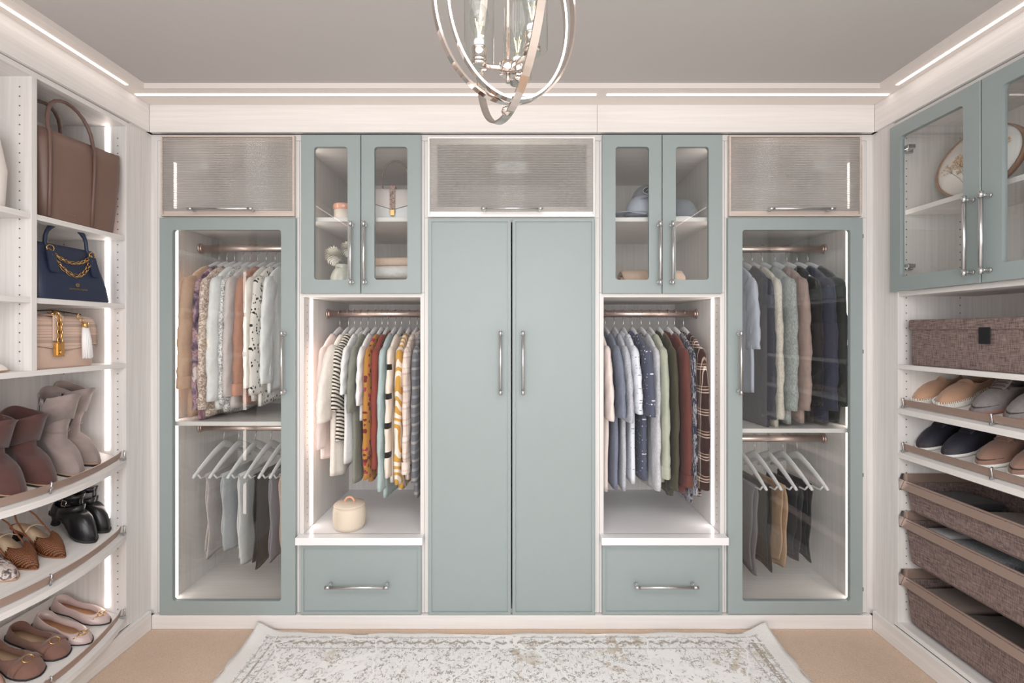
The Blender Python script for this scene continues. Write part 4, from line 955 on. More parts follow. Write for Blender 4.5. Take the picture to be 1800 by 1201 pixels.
chain([(.0, -.03, .2), (.0, -.058, .196), (0, -.066, .17), (0, -.067, .095)], 0, 9, lw=.0095, ll=.013, flat=.0026).build('chain', GOLD, t, local=True).location.x = -.04
mb = MB(); mb.bbox(-.017, .017, -.068, -.058, .042, .095, b=.0015); mb.bbox(-.012, .012, -.072, -.066, .046, .091, b=.0015); mb.cyl((0, -.072, .058), (0, -.078, .058), .008, 16); mb.build('lock_plate', GOLD, t, local=True).location.x = -.04
mb = MB(); mb.tube([(-.1, .02, .19), (-.05, .0, .206), (.02, -.005, .212), (.07, -.02, .205), (.1, -.04, .198)], .006, 8, ry=.4); mb.build('carry_strap', leather('dark brown strap', (60, 42, 38)), t, local=True).location.x = -.03
k = MB(); k.tube([(.094+.007*math.cos(a), -.055+.004*math.cos(a), .19+.01*math.sin(a)) for a in [2*PI*j/16 for j in range(16)]], .0014, 6, closed=True); k.tube([(.1+.006*math.cos(a), -.064, .176+.008*math.sin(a)) for a in [2*PI*j/16 for j in range(16)]], .0014, 6, closed=True); k.cyl((.104, -.072, .168), (.106, -.072, .148), .0095, 18, r2=.0105); ts = k.build('tassel_cap', GOLD, t, local=True); ts.location.x = -.05
mb = MB(); rs = random.Random(3)
for j in range(16):
    a = 2*PI*j/16; r0, r1 = .0085, .0165; mb.tube([(.106+r0*math.cos(a), -.072+r0*math.sin(a)*.8, .149), (.109+(r0+r1)/2*1.15*math.cos(a), -.074+r0*math.sin(a), .1), (.112+r1*math.cos(a)+rs.uniform(-.002, .002), -.075+r1*math.sin(a)*.6, .03+rs.uniform(0, .005))], [.0028, .0034, .003], 6)
mb.build('tassel', plain('white leather tassel', (240, 238, 238), .5), t, local=True).location.x = -.05
# white bag at the left edge
t = side_thing('handbag', 'white pebbled leather handbag at the left edge on the top shelf', 'handbag', -1.702, 1.405, 1.732, 0)
L = [rrect(.27, .12, .04, 6, z=0)]+[rrect(w_, d_, .04, 6, z=z) for z, w_, d_ in ((.005, .28, .125), (.12, .29, .13), (.22, .275, .1), (.255, .262, .07), (.257, .25, .06))]
mb = MB(); mb.loft(L); mb.build('body', WHL, t, local=True)
mb = MB(); mb.tube([(-.06, 0, .25)]+[(.06*math.cos(PI-PI*i/10), 0, .26+.07*math.sin(PI*i/10)) for i in range(11)]+[(.06, 0, .25)], .006, 8); mb.build('handle', WHL, t, local=True)
# light purse in the upper cabinet
BLUSHL = leather('blush white leather', (232, 220, 218), .4); SNAKE = cloth('snakeskin print', blotf([(.42, (120, 96, 88)), (.5, (206, 180, 168)), (.58, (150, 104, 92))], 90, (1, 1, 1)), rough=.35)
t = thing('handbag', 'blush white flap purse with a snakeskin strap in the glass cabinet', 'handbag', (X_(694, 2.31), 2.31, 1.8525), .06)
flapbag(t, .27, .165, .10, WHITE, BLUSHL, .04, .62)
mb = MB(); mb.bbox(-.013, .013, -.064, -.0585, .045, .175, b=.002); mb.bbox(-.013, .013, -.0585, .03, .172, .178, b=.002); mb.build('strap', SNAKE, t, local=True)
mb = MB(); mb.bbox(-.011, .011, -.068, -.063, .03, .06, b=.002); mb.build('clasp', GOLD, t, local=True)
mb = MB(); mb.tube([(-.055, 0, .165), (-.062, 0, .20)]+[(.004+.066*math.cos(PI-PI*i/14), 0, .215+.10*math.sin(PI*i/14)) for i in range(15)]+[(.066, 0, .2), (.058, 0, .165)], .0042, 8); mb.build('handle', plain('grey taupe leather', (150, 134, 126), .4), t, local=True)
# ================================================================== shoes
def prof(tab, s):
    for (a, x), (b, y) in zip(tab, tab[1:]):
        if s <= b: f = (s-a)/(b-a) if b > a else 0; f = f*f*(3-2*f)*.5+f*.5; return x+(y-x)*f
    return tab[-1][1]
def outline(Ls, W, toe='round', N=48):
    tabs = {'round': [(0, .0), (.02, .36), (.08, .6), (.2, .68), (.4, .66), (.55, .8), (.7, 1.0), (.82, .97), (.92, .76), (.975, .45), (1, 0)],
            'almond': [(0, .0), (.02, .36), (.08, .58), (.2, .66), (.4, .62), (.55, .78), (.68, 1.0), (.8, .92), (.9, .66), (.97, .34), (1, 0)],
            'point': [(0, .0), (.02, .36), (.08, .58), (.2, .64), (.4, .62), (.55, .8), (.66, 1.0), (.78, .88), (.9, .52), (.975, .2), (1, 0)]}[toe]
    out = []
    for j in range(N):
        a = 2*PI*j/N; s = .5+.5*math.cos(a); y = W/2*prof(tabs, s)*(1 if math.sin(a) >= 0 else -1)
        if abs(math.sin(a)) < 1e-6: y = 0
        out.append((Ls*(s-.5), y))
    return out
def shoe(name, cat, label, loc, rot, pitch, mats, L=.25, W=.088, toe='round', sole=.008, heel=0, open_=( -.118, .055, .062), rim=(.055, .036, .045), ins=None, vamp=1.0, front_only=None, group=None, bulge=.75, wf=.93):
    """concentric loops: sole outline -> upper -> rim of the opening -> down to the insole. open_ = (x back, x front, width)"""
    t = thing(name, label, cat, loc, rot, group, pitch=pitch)
    UP, SO, IN = mats[:3]; N = 48; O = outline(L, W, toe, N); xb, xf, wo = open_
    def lift(x): return heel*sm(.10, -.06, x) if heel else 0       # arch under a raised heel
    sb = MB(); Lp = []
    for z, k in ((0, .97), (.0015, 1.015), (sole, 1.02), (sole, .9)): Lp.append([(x*k, y*k, z+lift(x)) for x, y in O])
    sb.loft(Lp, (True, True)); sb.build('sole', SO, t, local=True)
    Cn = []
    for j in range(N):
        a = 2*PI*j/N; ca, sa = math.cos(a), math.sin(a); x = (xb+xf)/2+(xf-xb)/2*ca; lim = W/2*.86*prof([(0, .55), (.1, .66), (.4, .66), (.6, .82), (1, .95)], min(1, max(0, x/L+.5)))
        y = sgn(sa)*min(abs(sa)**.75*wo/2, lim) if abs(sa) > 1e-6 else 0
        f = (x-xb)/(xf-xb); hz = rim[0]+(rim[1]-rim[0])*sm(0, .45, f)+(rim[2]-rim[1])*sm(.6, 1, f); Cn.append((x, y, hz+lift(x)))
    Lp = []; u_s = (0, .08, .2, .38, .6, .8, .93, 1)
    for u in u_s:
        row = []
        for j in range(N):
            (ox, oy), (cx, cy, cz) = O[j], Cn[j]; ou = u**1.25; x = ox*.985+(cx-ox*.985)*ou; y = oy*.985+(cy-oy*.985)*ou
            zb = sole-.001+lift(ox); z = zb+(cz-zb)*math.sin(u*PI/2)**bulge*(1)
            d = math.cos(2*PI*j/N); z += vamp*.006*max(0, d)*math.sin(PI*u)
            row.append((x, y, z))
        Lp.append(row)
    Lp.append([(x*1.0-.0015*math.cos(2*PI*j/N), y*.95, z+.0005) for j, (x, y, z) in enumerate(Cn)])
    insz = ins if ins is not None else sole+.004
    Lp.append([((xb+xf)/2+(x-(xb+xf)/2)*1.0, y*.97, insz+lift(x)) for x, y, z in Cn])
    mb = MB(); mb.loft(Lp, (False, False))
    if front_only is not None:
        keep = []
        for f, s_ in zip(mb.f, mb.sm):
            if all(mb.v[i][0] > front_only for i in f): keep.append(f)
        mb.f = keep; mb.sm = [True]*len(keep)
    up = mb.build('upper', UP, t, local=True)
    if front_only is not None: md = up.modifiers.new('thickness', 'SOLIDIFY'); md.thickness = .0016; md.offset = 0
    ib = MB(); ib.loft([[(x*.93, y*.88, sole+.0005+lift(x)) for x, y in O], [(x*.93, y*.88, insz+.0005+lift(x)) for x, y in O]], (False, True)); ib.build('insole', IN, t, local=True)
    if heel:
        hb = MB(); hb.loft([[(x, y, z) for x, y, z in rrect(.03*k, .026*k, .008, 4, z=z0, cx=-L/2+.034-(.004 if z0 == 0 else 0))] for z0, k in ((0, .9), (heel*.5, .95), (heel+.001, 1.35))]); hb.build('heel', mats[3] if len(mats) > 3 else SO, t, local=True)
    return t
def suede(name, c): return cloth(name, lambda m: m.mix(m.noise(14, 4, .6), tuple(v*.84 for v in c), tuple(min(255, v*1.12) for v in c)), rough=.95, sheen=.3, wr=.12)
SOLEB = plain('black rubber sole', (34, 31, 32), .6); SOLEW = plain('white rubber sole', (236, 233, 228), .5); INSL = leather('tan leather insole', (190, 146, 108), .5); INSB = leather('beige insole', (206, 180, 150), .55); SOLET = plain('tan sole edge', (190, 150, 120), .6)
BLUSHP = leather('blush patent leather', (200, 178, 174), .22, 400, .05); BRSU = suede('brown suede', (126, 92, 80)); PEACHL = leather('rosy tan leather', (196, 156, 142), .35)
SH = math.atan(SL)
def on_left(px, z0, xt, yt, L, rot):
    """place a shoe on a left shelf: toe tip at (xt, yt), toe direction +X turned by rot"""
    x = xt-L/2*math.cos(rot); y = yt-L/2*math.sin(rot); return (x, y, z0+(abs(x)-SXF)*SL+.0015)
def horsebit(t, x, z, mat=GOLD, r=.011, tilt=-.3, kind='bit'):
    mb = MB(); mb.tube([(x+r*1.05*math.cos(a), r*1.25*math.sin(a)*(1), z+math.cos(a)*r*tilt) for a in [2*PI*j/22 for j in range(22)]], .0016, 7, closed=True)
    if kind == 'bit':
        mb.tube([(x-r, 0, z), (x+r*.9, 0, z)], .0013, 6)
        for s in (-1, 1): mb.tube([(x, s*r*.9, z), (x-.003, s*.022, z-.003), (x-.006, s*.032, z-.009)], [.0016, .002, .0012], 6)
    return mb.build('buckle', mat, t, local=True)
z3 = .128
def flat(label, px, xt, yt, rot, kind, group):
    L = .245
    if kind == 'blush': t = shoe('ballet_flat', 'shoe', label, on_left(0, z3, xt, yt, L, rot), rot, SH, (BLUSHP, SOLEB, INSL), L=L, W=.084, toe='almond', sole=.005, open_=(-.113, .062, .062), rim=(.05, .032, .026), vamp=.8); horsebit(t, .078, .0305)
    elif kind == 'loafer':
        t = shoe('loafer', 'shoe', label, on_left(0, z3, xt, yt, L, rot), rot, SH, (BRSU, SOLEB, INSB), L=L, W=.092, toe='round', sole=.007, open_=(-.113, .036, .068), rim=(.05, .032, .040), vamp=.8); 
        mb = MB(); Lp = []
        for i in range(13):
            a = PI*i/12; y = .047*math.cos(a); z = .012+.033*math.sin(a)**.55; Lp.append([(.050-.010*math.sin(a), y*1.0, z-.004), (.072-.006*math.sin(a), y*.97, z-.009*math.sin(a)-.003), (.072, y*1.0, z-.004), (.050-.010*math.sin(a), y*1.03, z-.001)])
        mb.loft(Lp, (True, True)); mb.build('strap', BRSU, t, local=True); horsebit(t, .060, .0435, kind='ring', r=.0125)
    else: t = shoe('ballet_flat', 'shoe', label, on_left(0, z3, xt, yt, L, rot), rot, SH, (PEACHL, SOLET, leather('russet insole', (160, 98, 70))), L=L, W=.084, toe='point', sole=.005, open_=(-.113, .055, .06), rim=(.05, .032, .028))
    return t
flat('blush pink ballet flat with a gold bit, beside the right panel on the lowest shelf', 0, -1.64, 1.925, .02, 'blush', None)
flat('blush pink ballet flat with a gold bit, next to the brown loafers', 0, -1.615, 1.812, -.06, 'blush', None)
flat('brown suede loafer with a gold ring, next to the blush pink flats', 0, -1.632, 1.728, -.08, 'loafer', None)
flat('brown suede loafer with a gold ring, next to the rosy tan flat', 0, -1.632, 1.632, -.08, 'loafer', None)
flat('rosy tan pointed flat at the left edge of the lowest shelf', 0, -1.66, 1.545, -.05, 'tan', None)
# woven slingbacks
def woven(name, c):
    m = NT(name); a = m.n('ShaderNodeTexWave', {'Vector': m.mapped((1, 1, 1), rot=(0, 0, .785)), 'Scale': 95, 'Distortion': .3}).outputs[1]; b = m.n('ShaderNodeTexWave', {'Vector': m.mapped((1, 1, 1), rot=(0, 0, -.785)), 'Scale': 95, 'Distortion': .3}).outputs[1]
    f = m.math('MULTIPLY', a, b); m.base(m.ramp(f, [(.05, tuple(v*.35 for v in c)), (.5, c), (.9, tuple(min(255, v*1.35) for v in c))])); m.set(Roughness=.5); m.bump(f, .7, .002); return m.m
WOV = woven('cognac woven leather', (158, 94, 54)); COGN = leather('cognac leather', (140, 82, 50), .4); BEIL = leather('beige leather lining', (222, 196, 168), .45)
z2 = .477
for xt, yt, rot, lab in ((-1.655, 1.746, -.10, 'cognac woven slingback shoe next to the black cut-out boots'), (-1.665, 1.655, -.12, 'cognac woven slingback shoe next to the snakeskin flat')):
    t = shoe('slingback', 'shoe', lab, on_left(0, z2, xt, yt, .24, rot), rot, SH, (WOV, COGN, BEIL, BLACK), L=.24, W=.08, toe='point', sole=.005, heel=.045, open_=(-.11, .035, .066), rim=(.02, .024, .034), front_only=.012)
    mb = MB(); pts = [(.03, -.034, .03), (-.02, -.034, .055), (-.075, -.031, .09), (-.112, -.018, .112), (-.12, 0, .115), (-.112, .018, .112), (-.075, .031, .09), (-.02, .034, .055), (.03, .034, .03)]
    mb.tube(pts, .0032, 8, ry=.45); mb.build('strap', COGN, t, local=True)
    mb = MB(); mb.tube([(-.03, -.034, .06), (-.04, -.012, .073), (-.04, .012, .073), (-.03, .034, .06)], .003, 8, ry=.5); mb.build('strap', BEIL, t, local=True)
SNK = cloth('grey snakeskin', blotf([(.38, (70, 58, 58)), (.46, (140, 126, 122)), (.52, (216, 206, 202)), (.62, (190, 172, 166))], 60, (1, 1, 1)), rough=.4)
for xt, yt, lab in ((-1.665, 1.585, 'grey snakeskin flat at the left edge of the middle shelf'),):
    t = shoe('ballet_flat', 'shoe', lab, on_left(0, z2, xt, yt, .24, -.05), -.05, SH, (SNK, SOLET, BEIL), L=.24, W=.082, toe='almond', sole=.005, open_=(-.11, .035, .06), rim=(.045, .03, .034))
# boots
def boot(label, loc, rot, up, sole, L=.25, W=.092, H_=.27, slouch=.0, notch=True, group=None, open_toe=False):
    t = thing('ankle_boot', label, 'boot', loc, rot, group, pitch=SH)
    N = 40; O = outline(L, W, 'almond', N); sb = MB()
    Lp = [[(x*k, y*k, z) for x, y in O] for z, k in ((0, .97), (.002, 1.01), (.010, 1.01), (.011, .9))]; sb.loft(Lp); so = sb.build('sole', sole, t, local=True)
    eb = MB(); eb.loft([[(x*1.015, y*1.015, z) for x, y in O] for z in (.0095, .0125)]); eb.build('welt', SOLET, so, local=True)
    rows = []; cxs = -L/2+.062
    def ell(cx, rx, ry_, z, tilt, j, ph=0):
        a = 2*PI*j/N; x = cx+rx*math.cos(a); y = ry_*spw(math.sin(a), .9); return (x, y, z+tilt*math.cos(a))
    # lower foot loops from sole outline to ankle
    A = [(0, None), (.25, None), (.5, None), (.75, None), (1, None)]
    ank = [(cxs+.004+.062*math.cos(2*PI*j/N), .036*math.sin(2*PI*j/N), .094-.008*math.cos(2*PI*j/N)) for j in range(N)]
    for u in (0, .07, .17, .3, .45, .62, .8, 1):
        row = []
        for j in range(N):
            ox, oy = O[j]; cx, cy, cz = ank[j]; d = max(0, math.cos(2*PI*j/N)); ou = u**(1.2+.2*d)
            x = ox*.99+(cx-ox*.99)*ou; y = oy*.99+(cy-oy*.99)*u**1.5
            z = .0115+(cz-.0115)*(math.sin(u*PI/2)**(1.0-.12*d) if d > .0 else u)
            x -= .006*math.sin(PI*u)*(1 if math.cos(2*PI*j/N) < -.5 else 0)
            row.append((x, y, z+.001*math.sin(9*u+oy*80)))
        rows.append(row)
    for z, rx, ry_, dx in ((.118, .057, .037, .0), (.145, .056, .040, -.004), (.165, .060, .045, -.004), (.165+(H_-.165)*.3, .061, .048, -.007), (.165+(H_-.165)*.6, .066, .052, -.006), (.165+(H_-.165)*.85, .069, .055, -.004), (H_, .071, .056, -.002)):
        sl = .004*math.sin(z*150)+slouch*math.sin(z*70); row = []
        for j in range(N):
            a = 2*PI*j/N; zt = z+(.012*math.cos(2*a)+.008*math.cos(a) if z == H_ else 0)
            if notch and z == H_ and abs(abs(a-PI)-PI/2) < .2: zt -= .03
            row.append((cxs+dx+sl+(rx+.0015*math.sin(5*a+z*60))*math.cos(a), (ry_)*math.sin(a)+sl*.4, zt))
        rows.append(row)
    last = rows[-1]; cx = sum(p[0] for p in last)/N; cy = sum(p[1] for p in last)/N
    for k, dz in ((.94, -.001), (.9, -.03), (.85, -.1)): rows.append([(cx+(p[0]-cx)*k, cy+(p[1]-cy)*k, p[2]+dz) for p in last])
    mb = MB(); mb.loft(rows, (False, True)); o = mb.build('shaft', up, t, local=True)
    zb = MB()
    for i in range(16): zb.box(cxs-.003, cxs+.003, .056, .0575, .12+i*.009, .126+i*.009)
    z2_ = MB(); z2_.tube([(cxs-.004, -(.036+.0), .10), (cxs-.006, -.0425, .14), (cxs-.008, -.049, .165+(H_-.165)*.3), (cxs-.008, -.0535, .165+(H_-.165)*.7)], .0016, 6); z2_.build('zip', BLACK, t, local=True)
    sm_ = MB(); zz = .128; sm_.tube([(cxs+.0585*math.cos(a)+.001, .0395*math.sin(a), zz+.004*math.cos(a)) for a in [2*PI*j/30 for j in range(30)]], .0012, 5, closed=True); sm_.build('seam', up, t, local=True)
    return t
GRS = suede('grey suede', (150, 134, 130)); BRS = suede('dark brown suede', (84, 54, 50)); z1 = .79
boot('grey suede ankle boot leaning by the right panel, farthest from the brown boots', on_left(0, z1, -1.635, 1.862, .25, -.12), -.12, GRS, SOLEB, slouch=.003)
boot('grey suede ankle boot next to the brown boots', on_left(0, z1, -1.605, 1.748, .25, -.30), -.30, GRS, SOLEB, slouch=.004)
boot('dark brown suede ankle boot next to the grey boots', on_left(0, z1, -1.60, 1.640, .25, -.22), -.22, BRS, SOLEB, notch=False, H_=.21)
boot('dark brown suede ankle boot at the left edge of the shoe shelf', on_left(0, z1, -1.60, 1.535, .25, -.22), -.22, BRS, SOLEB, notch=False, H_=.21)
# black cut-out peep toe booties
BKL = leather('black smooth leather', (24, 24, 27), .28, 300, .08)
for xt, yt, rot, lab in ((-1.655, 1.872, -.18, 'black cut-out buckled boot next to the woven slingbacks'), (-1.672, 1.955, -.12, 'black cut-out buckled boot touching the right panel')):
    t = shoe('cut_out_boot', 'boot', lab, on_left(0, z2, xt, yt, .235, rot), rot, SH, (BKL, SOLEB, INSL, SOLEB), L=.235, W=.084, toe='almond', sole=.009, heel=.045, open_=(-.105, .02, .056), rim=(.05, .045, .074), bulge=.95, ins=.013, vamp=.6)
    sb = MB(); LL = []
    for z, k in ((.062, 1), (.085, .98), (.105, .95)):
        LL.append([(-.03+.052*k*math.cos(a), .036*k*math.sin(a), z+.02*math.cos(a)) for a in [2*PI*j/28 for j in range(28)]])
    sb.loft(LL, (False, False)); s_ = sb.build('ankle_collar', BKL, t, local=True); md = s_.modifiers.new('thickness', 'SOLIDIFY'); md.thickness = .003
    LL = [[(-.045+.05*k*math.cos(a), .036*k*math.sin(a), z+.012*math.cos(a)) for a in [2*PI*j/28 for j in range(28)]] for z, k in ((.128, .98), (.15, 1.0))]
    sb = MB(); sb.loft(LL, (False, False)); s_ = sb.build('ankle_strap', BKL, t, local=True); md = s_.modifiers.new('thickness', 'SOLIDIFY'); md.thickness = .004
    sb = MB(); sb.tube([(-.094, 0, .06), (-.098, 0, .1), (-.094, 0, .15)], .009, 8, ry=.35); sb.build('strap', BKL, t, local=True); sb = MB(); sb.tube([(.018, -.0, .10), (.006, 0, .135), (.003, 0, .15)], .008, 8, ry=.35); sb.build('strap', BKL, t, local=True)
    sb = MB(); q = [(-.035, -.039, .118), (-.015, -.039, .118), (-.015, -.039, .14), (-.035, -.039, .14)]; sb.tube(q, .0016, 6, closed=True); sb.build('buckle', CHROME, t, local=True)
# white shoe on the near bay shelf
t = shoe('pump', 'shoe', 'white pointed shoe at the left edge on the third shelf', (-1.715, 1.445, 1.199), 1.05, 0, (WHL, SOLET, BEIL), L=.24, W=.08, toe='point', sole=.005, open_=(-.11, .04, .06), rim=(.05, .03, .034))
# right-hand shoes, toes toward the room
def sneaker(label, xt, yt, z0, rot, up, sole, style, group=None, L=.285, lace=None, name='sneaker', stitched=False):
    r = PI+rot; x = xt-L/2*math.cos(r); y = yt-L/2*math.sin(r); z = z0+(x-SXF)*SL+.0015
    t = shoe(name, 'shoe', label, (x, y, z), r, SH, (up, sole, plain('shoe lining', (70, 56, 50), .8)), L=L, W=.102, toe='almond', sole=.020 if stitched else .012, open_=(-.128, .0, .062), rim=(.068, .052, .066), ins=.028, bulge=.82, vamp=.6)
    if style == 'lace':
        mb = MB(); mb.loft([[(x_, y_*w_, z_) for y_ in (-.026, -.013, 0, .013, .026)]+[(x_, y_*w_, z_-.004) for y_ in (.026, 0, -.026)] for x_, z_, w_ in ((.03, .062, .8), (.005, .074, 1), (-.015, .086, 1), (-.03, .098, 1.05))]); mb.build('tongue', up, t, local=True)
        lb = MB()
        for k in range(4):
            x_ = .03-.014*k; z_ = .064+.0075*k; lb.tube([(x_, -.03, z_-.010), (x_-.002, -.014, z_+.0035), (x_-.004, .014, z_+.0035), (x_-.006, .03, z_-.010)], .0022, 6)
        lb.build('laces', lace or up, t, local=True)
    else:
        mb = MB(); mb.loft([[(.012-.012*math.sin(a), .034*math.cos(a), .05+.018*math.sin(a)), (-.004-.012*math.sin(a), .032*math.cos(a), .054+.022*math.sin(a))] for a in [PI*i/10 for i in range(11)]], (False, False), closed=False); mb.build('vamp_trim', up, t, local=True)
    if stitched:
        O = outline(L, .102, 'round', 90); sb = MB()
        for j in range(0, 90):
            x_, y_ = O[j]
            if x_ < -.1: continue
            k = .99; sb.tube([(x_*1.012, y_*1.02, .016), (x_*.975, y_*.96, .0285)], .0014, 5)
        sb.build('stitching', SOLEW, t, local=True)
    return t
TANS = suede('tan suede', (184, 146, 120)); GRSU = cloth('grey felt', lambda m: m.mix(m.noise(60, 3, .6), (112, 106, 106), (146, 140, 140)), wr=.1); NVY = leather('navy nubuck', (42, 42, 54), .6, 300, .1); MAUS = suede('mauve brown suede', (146, 114, 100))
LDK = plain('dark brown lace', (92, 70, 66), .8)
sneaker('tan suede slip-on nearest the corner on the upper shoe shelf', 1.668, 1.945, 1.009, .28, TANS, SOLEW, 'slip', stitched=True, name='slip_on')
sneaker('tan suede slip-on with stitched white sole beside the grey shoes', 1.668, 1.842, 1.009, .18, TANS, SOLEW, 'slip', stitched=True, name='slip_on')
REDS = plain('rust rubber sole', (150, 108, 96), .6)
sneaker('grey felt lace-up shoe beside the tan slip-ons', 1.668, 1.705, 1.009, .12, GRSU, REDS, 'lace', lace=LDK, name='lace_up_shoe')
sneaker('grey felt lace-up shoe at the right edge of the upper shoe shelf', 1.668, 1.585, 1.009, .12, GRSU, REDS, 'lace', lace=LDK, name='lace_up_shoe')
sneaker('navy lace-up sneaker nearest the corner on the lower shoe shelf', 1.668, 1.935, .824, .2, NVY, SOLEW, 'lace')
sneaker('navy lace-up sneaker beside the mauve brown shoes', 1.668, 1.825, .824, .12, NVY, SOLEW, 'lace')
sneaker('mauve brown suede shoe beside the navy sneakers', 1.668, 1.69, .824, .1, MAUS, SOLEW, 'lace', name='lace_up_shoe')
sneaker('mauve brown suede shoe at the right edge of the lower shoe shelf', 1.668, 1.575, .824, .1, MAUS, SOLEW, 'lace', name='lace_up_shoe')
# ================================================================== fabric box on the right
t = thing('storage_box', 'brown woven fabric box with a lid and black pull tab', 'box', (1.79, 1.63, 1.192))
mb = MB(); mb.bbox(1.645, 1.94, 1.322, 1.938, 1.1925, 1.345, b=.004); mb.build('box_body', TWEED, t)
mb = MB(); mb.bbox(1.638, 1.946, 1.314, 1.946, 1.336, 1.378, b=.006); mb.build('lid', TWEED, t)
mb = MB(); mb.bbox(1.6355, 1.6385, 1.61, 1.65, 1.287, 1.345, b=.001); mb.build('pull_tab', BLACK, t)
# ================================================================== things in the right wall cabinet
ARTW = plain('cream artboard', (246, 243, 240), .6); WOOD = laminate('light wood', 1, (150, 112, 82), (196, 156, 120)); WOODR = plain('hoop wood', (150, 112, 88), .5, vary=.1)
t = thing('round_art', 'oval wood-framed board with pressed dried flowers behind the glass doors', 'artwork', (1.765, 1.775, 1.841), 0)
tl_ = math.radians(10)
def ap(u, v, w_): # u along Y, v up, w toward room
    return (1.73-w_*math.cos(tl_)+v*math.sin(tl_)*.8+.02, 1.775+u, 1.842+v*math.cos(tl_)+w_*math.sin(tl_))
RU, RV_ = .168, .128
mb = MB(); mb.loft([[ap(RU*k*math.cos(a), .13+RV_*k*math.sin(a), w_) for a in [2*PI*j/56 for j in range(56)]] for k, w_ in ((.97, 0), (.97, .014))]); mb.build('board', ARTW, t)
mb = MB(); mb.loft([[ap((RU*k)*math.cos(a), .13+(RV_*k)*math.sin(a), w_) for a in [2*PI*j/56 for j in range(56)]] for k, w_ in ((.965, -.002), (1.0, -.002), (1.0, .018), (.965, .018), (.965, -.002))], (False, False)); mb.build('wood_rim', WOODR, t)
mb = MB(); fb = MB(); rs = random.Random(12)
for k in range(22):
    a = rs.uniform(-.95, .8); l = rs.uniform(.09, .17); b0 = (rs.uniform(-.012, .012)+.01, .035+rs.uniform(0, .01)); e = (b0[0]+l*math.sin(a), b0[1]+l*math.cos(a)*.9); mdp = ((b0[0]+e[0])/2-.01*a, (b0[1]+e[1])/2)
    mb.tube([ap(b0[0], b0[1], .0155), ap(mdp[0], mdp[1], .0155), ap(e[0], e[1], .0155)], .0007, 4)
    for q in range(16):
        u = e[0]+rs.gauss(0, .014); v = min(e[1]+rs.gauss(0, .010), .235); 
        if (u/RU)**2+((v-.13)/RV_)**2 > .85: continue
        c = ap(u, v, .0165); r_ = rs.uniform(.0022, .0042); fb.lathe([(.0001, -r_), (r_, 0), (.0001, r_)], 6, c=c)
        if q % 3 == 0: mb.tube([ap(mdp[0]*.4+e[0]*.6, mdp[1]*.4+e[1]*.6, .0155), c], .0004, 3)
mb.build('pressed_stems', plain('dried stem', (150, 130, 112), .8), t, kind='stuff'); fb.build('pressed_blossoms', plain('dried blossom', (222, 192, 160), .8), t, kind='stuff')
t = thing('wooden_tray', 'small light wooden tray on the floor of the right glass cabinet', 'tray', (1.74, 1.83, 1.498), .2)
L = [rrect(.09, .20, .02, 5, z=0), rrect(.10, .21, .022, 5, z=.004), rrect(.104, .214, .024, 5, z=.016), rrect(.092, .2, .02, 5, z=.016), rrect(.086, .19, .018, 5, z=.007)]
mb = MB(); mb.loft(L); mb.build('tray_body', WOODR, t, local=True)
t = thing('bead_garland', 'string of pale wooden beads lying over the wooden tray', 'beads', (1.74, 1.76, 1.498))
rs = random.Random(5); sp = MB(); 
for k in range(12):
    a = k*.55; c = (1.735+.03*math.cos(a)+.002*k, 1.70+.012*k, 1.524+.010*math.sin(a*1.3)+.012*(k % 3 == 0)); r_ = .0125
    bd = MB(); bd.lathe([(.0006, -r_)]+[(r_*math.cos(q), r_*math.sin(q)) for q in (-1.1, -.6, 0, .6, 1.1)]+[(.0006, r_)], 14, c=c); bd.build('bead', (ARTW, WOODR)[k % 2] if k % 4 else plain('blush bead', (222, 196, 182), .6), t)
t = thing('wooden_ring', 'carved wooden ring standing behind the second right glass door', 'ornament', (1.76, 1.50, 1.498))
mb = MB(); mb.tube([(1.76+.01*math.sin(a*2), 1.50+.05*math.cos(a), 1.498+.062+.05*math.sin(a)) for a in [2*PI*j/30 for j in range(30)]], .0125, 12, closed=True); mb.build('ring_body', WOOD, t)
# ================================================================== things in the upper glass cabinets
PEG = plain('peach glass', (226, 168, 146), .15, **{'Coat Weight': .5})
def diamondf(m):
    o = m.axis(); a = m.n('ShaderNodeMath', {0: o[0], 1: o[1]}, operation='ARCTAN2').outputs[0]; u = m.math('MULTIPLY', a, 5.2); v = m.math('MULTIPLY', o[2], 115)
    s1 = m.math('ABSOLUTE', m.math('SUBTRACT', m.math('FRACT', m.math('ADD', u, v)), .5)); s2 = m.math('ABSOLUTE', m.math('SUBTRACT', m.math('FRACT', m.math('SUBTRACT', u, v)), .5))
    return m.mix(m.math('LESS_THAN', m.math('MINIMUM', s1, s2), .08), (244, 236, 226), (214, 188, 168))
DIA = cloth('cream diamond relief', diamondf, rough=.3, wr=.02)
t = thing('candle', 'pink glass candle with a cream diamond sleeve on the cabinet shelf', 'candle', (X_(606, 2.30), 2.30, 1.8525))
mb = MB(); mb.lathe([(.046, 0), (.05, .003), (.05, .068), (.046, .068), (.046, 0)], 36, capb=False); mb.build('sleeve', DIA, t, local=True)
mb = MB(); mb.lathe([(.045, .0), (.0535, .002), (.0535, .08), (.057, .088), (.056, .094), (.05, .094), (.047, .085)], 40); 
mb = MB(); mb.lathe([(.0495, .066), (.054, .07), (.055, .088), (.053, .094), (.049, .094), (.047, .088), (.047, .07)], 40, capb=False); mb.build('glass_rim', PEG, t, local=True)
mb = MB(); mb.lathe([(.0, .0), (.0455, .001), (.0465, .075), (.0, .076)], 32); mb.build('wax', plain('peach wax', (236, 200, 180), .5), t, local=True)
t = thing('vase', 'grey-green ceramic vase holding the white flowers', 'vase', (X_(601, 2.30), 2.30, 1.5245))
CER = plain('grey green glaze', (196, 196, 184), .2)
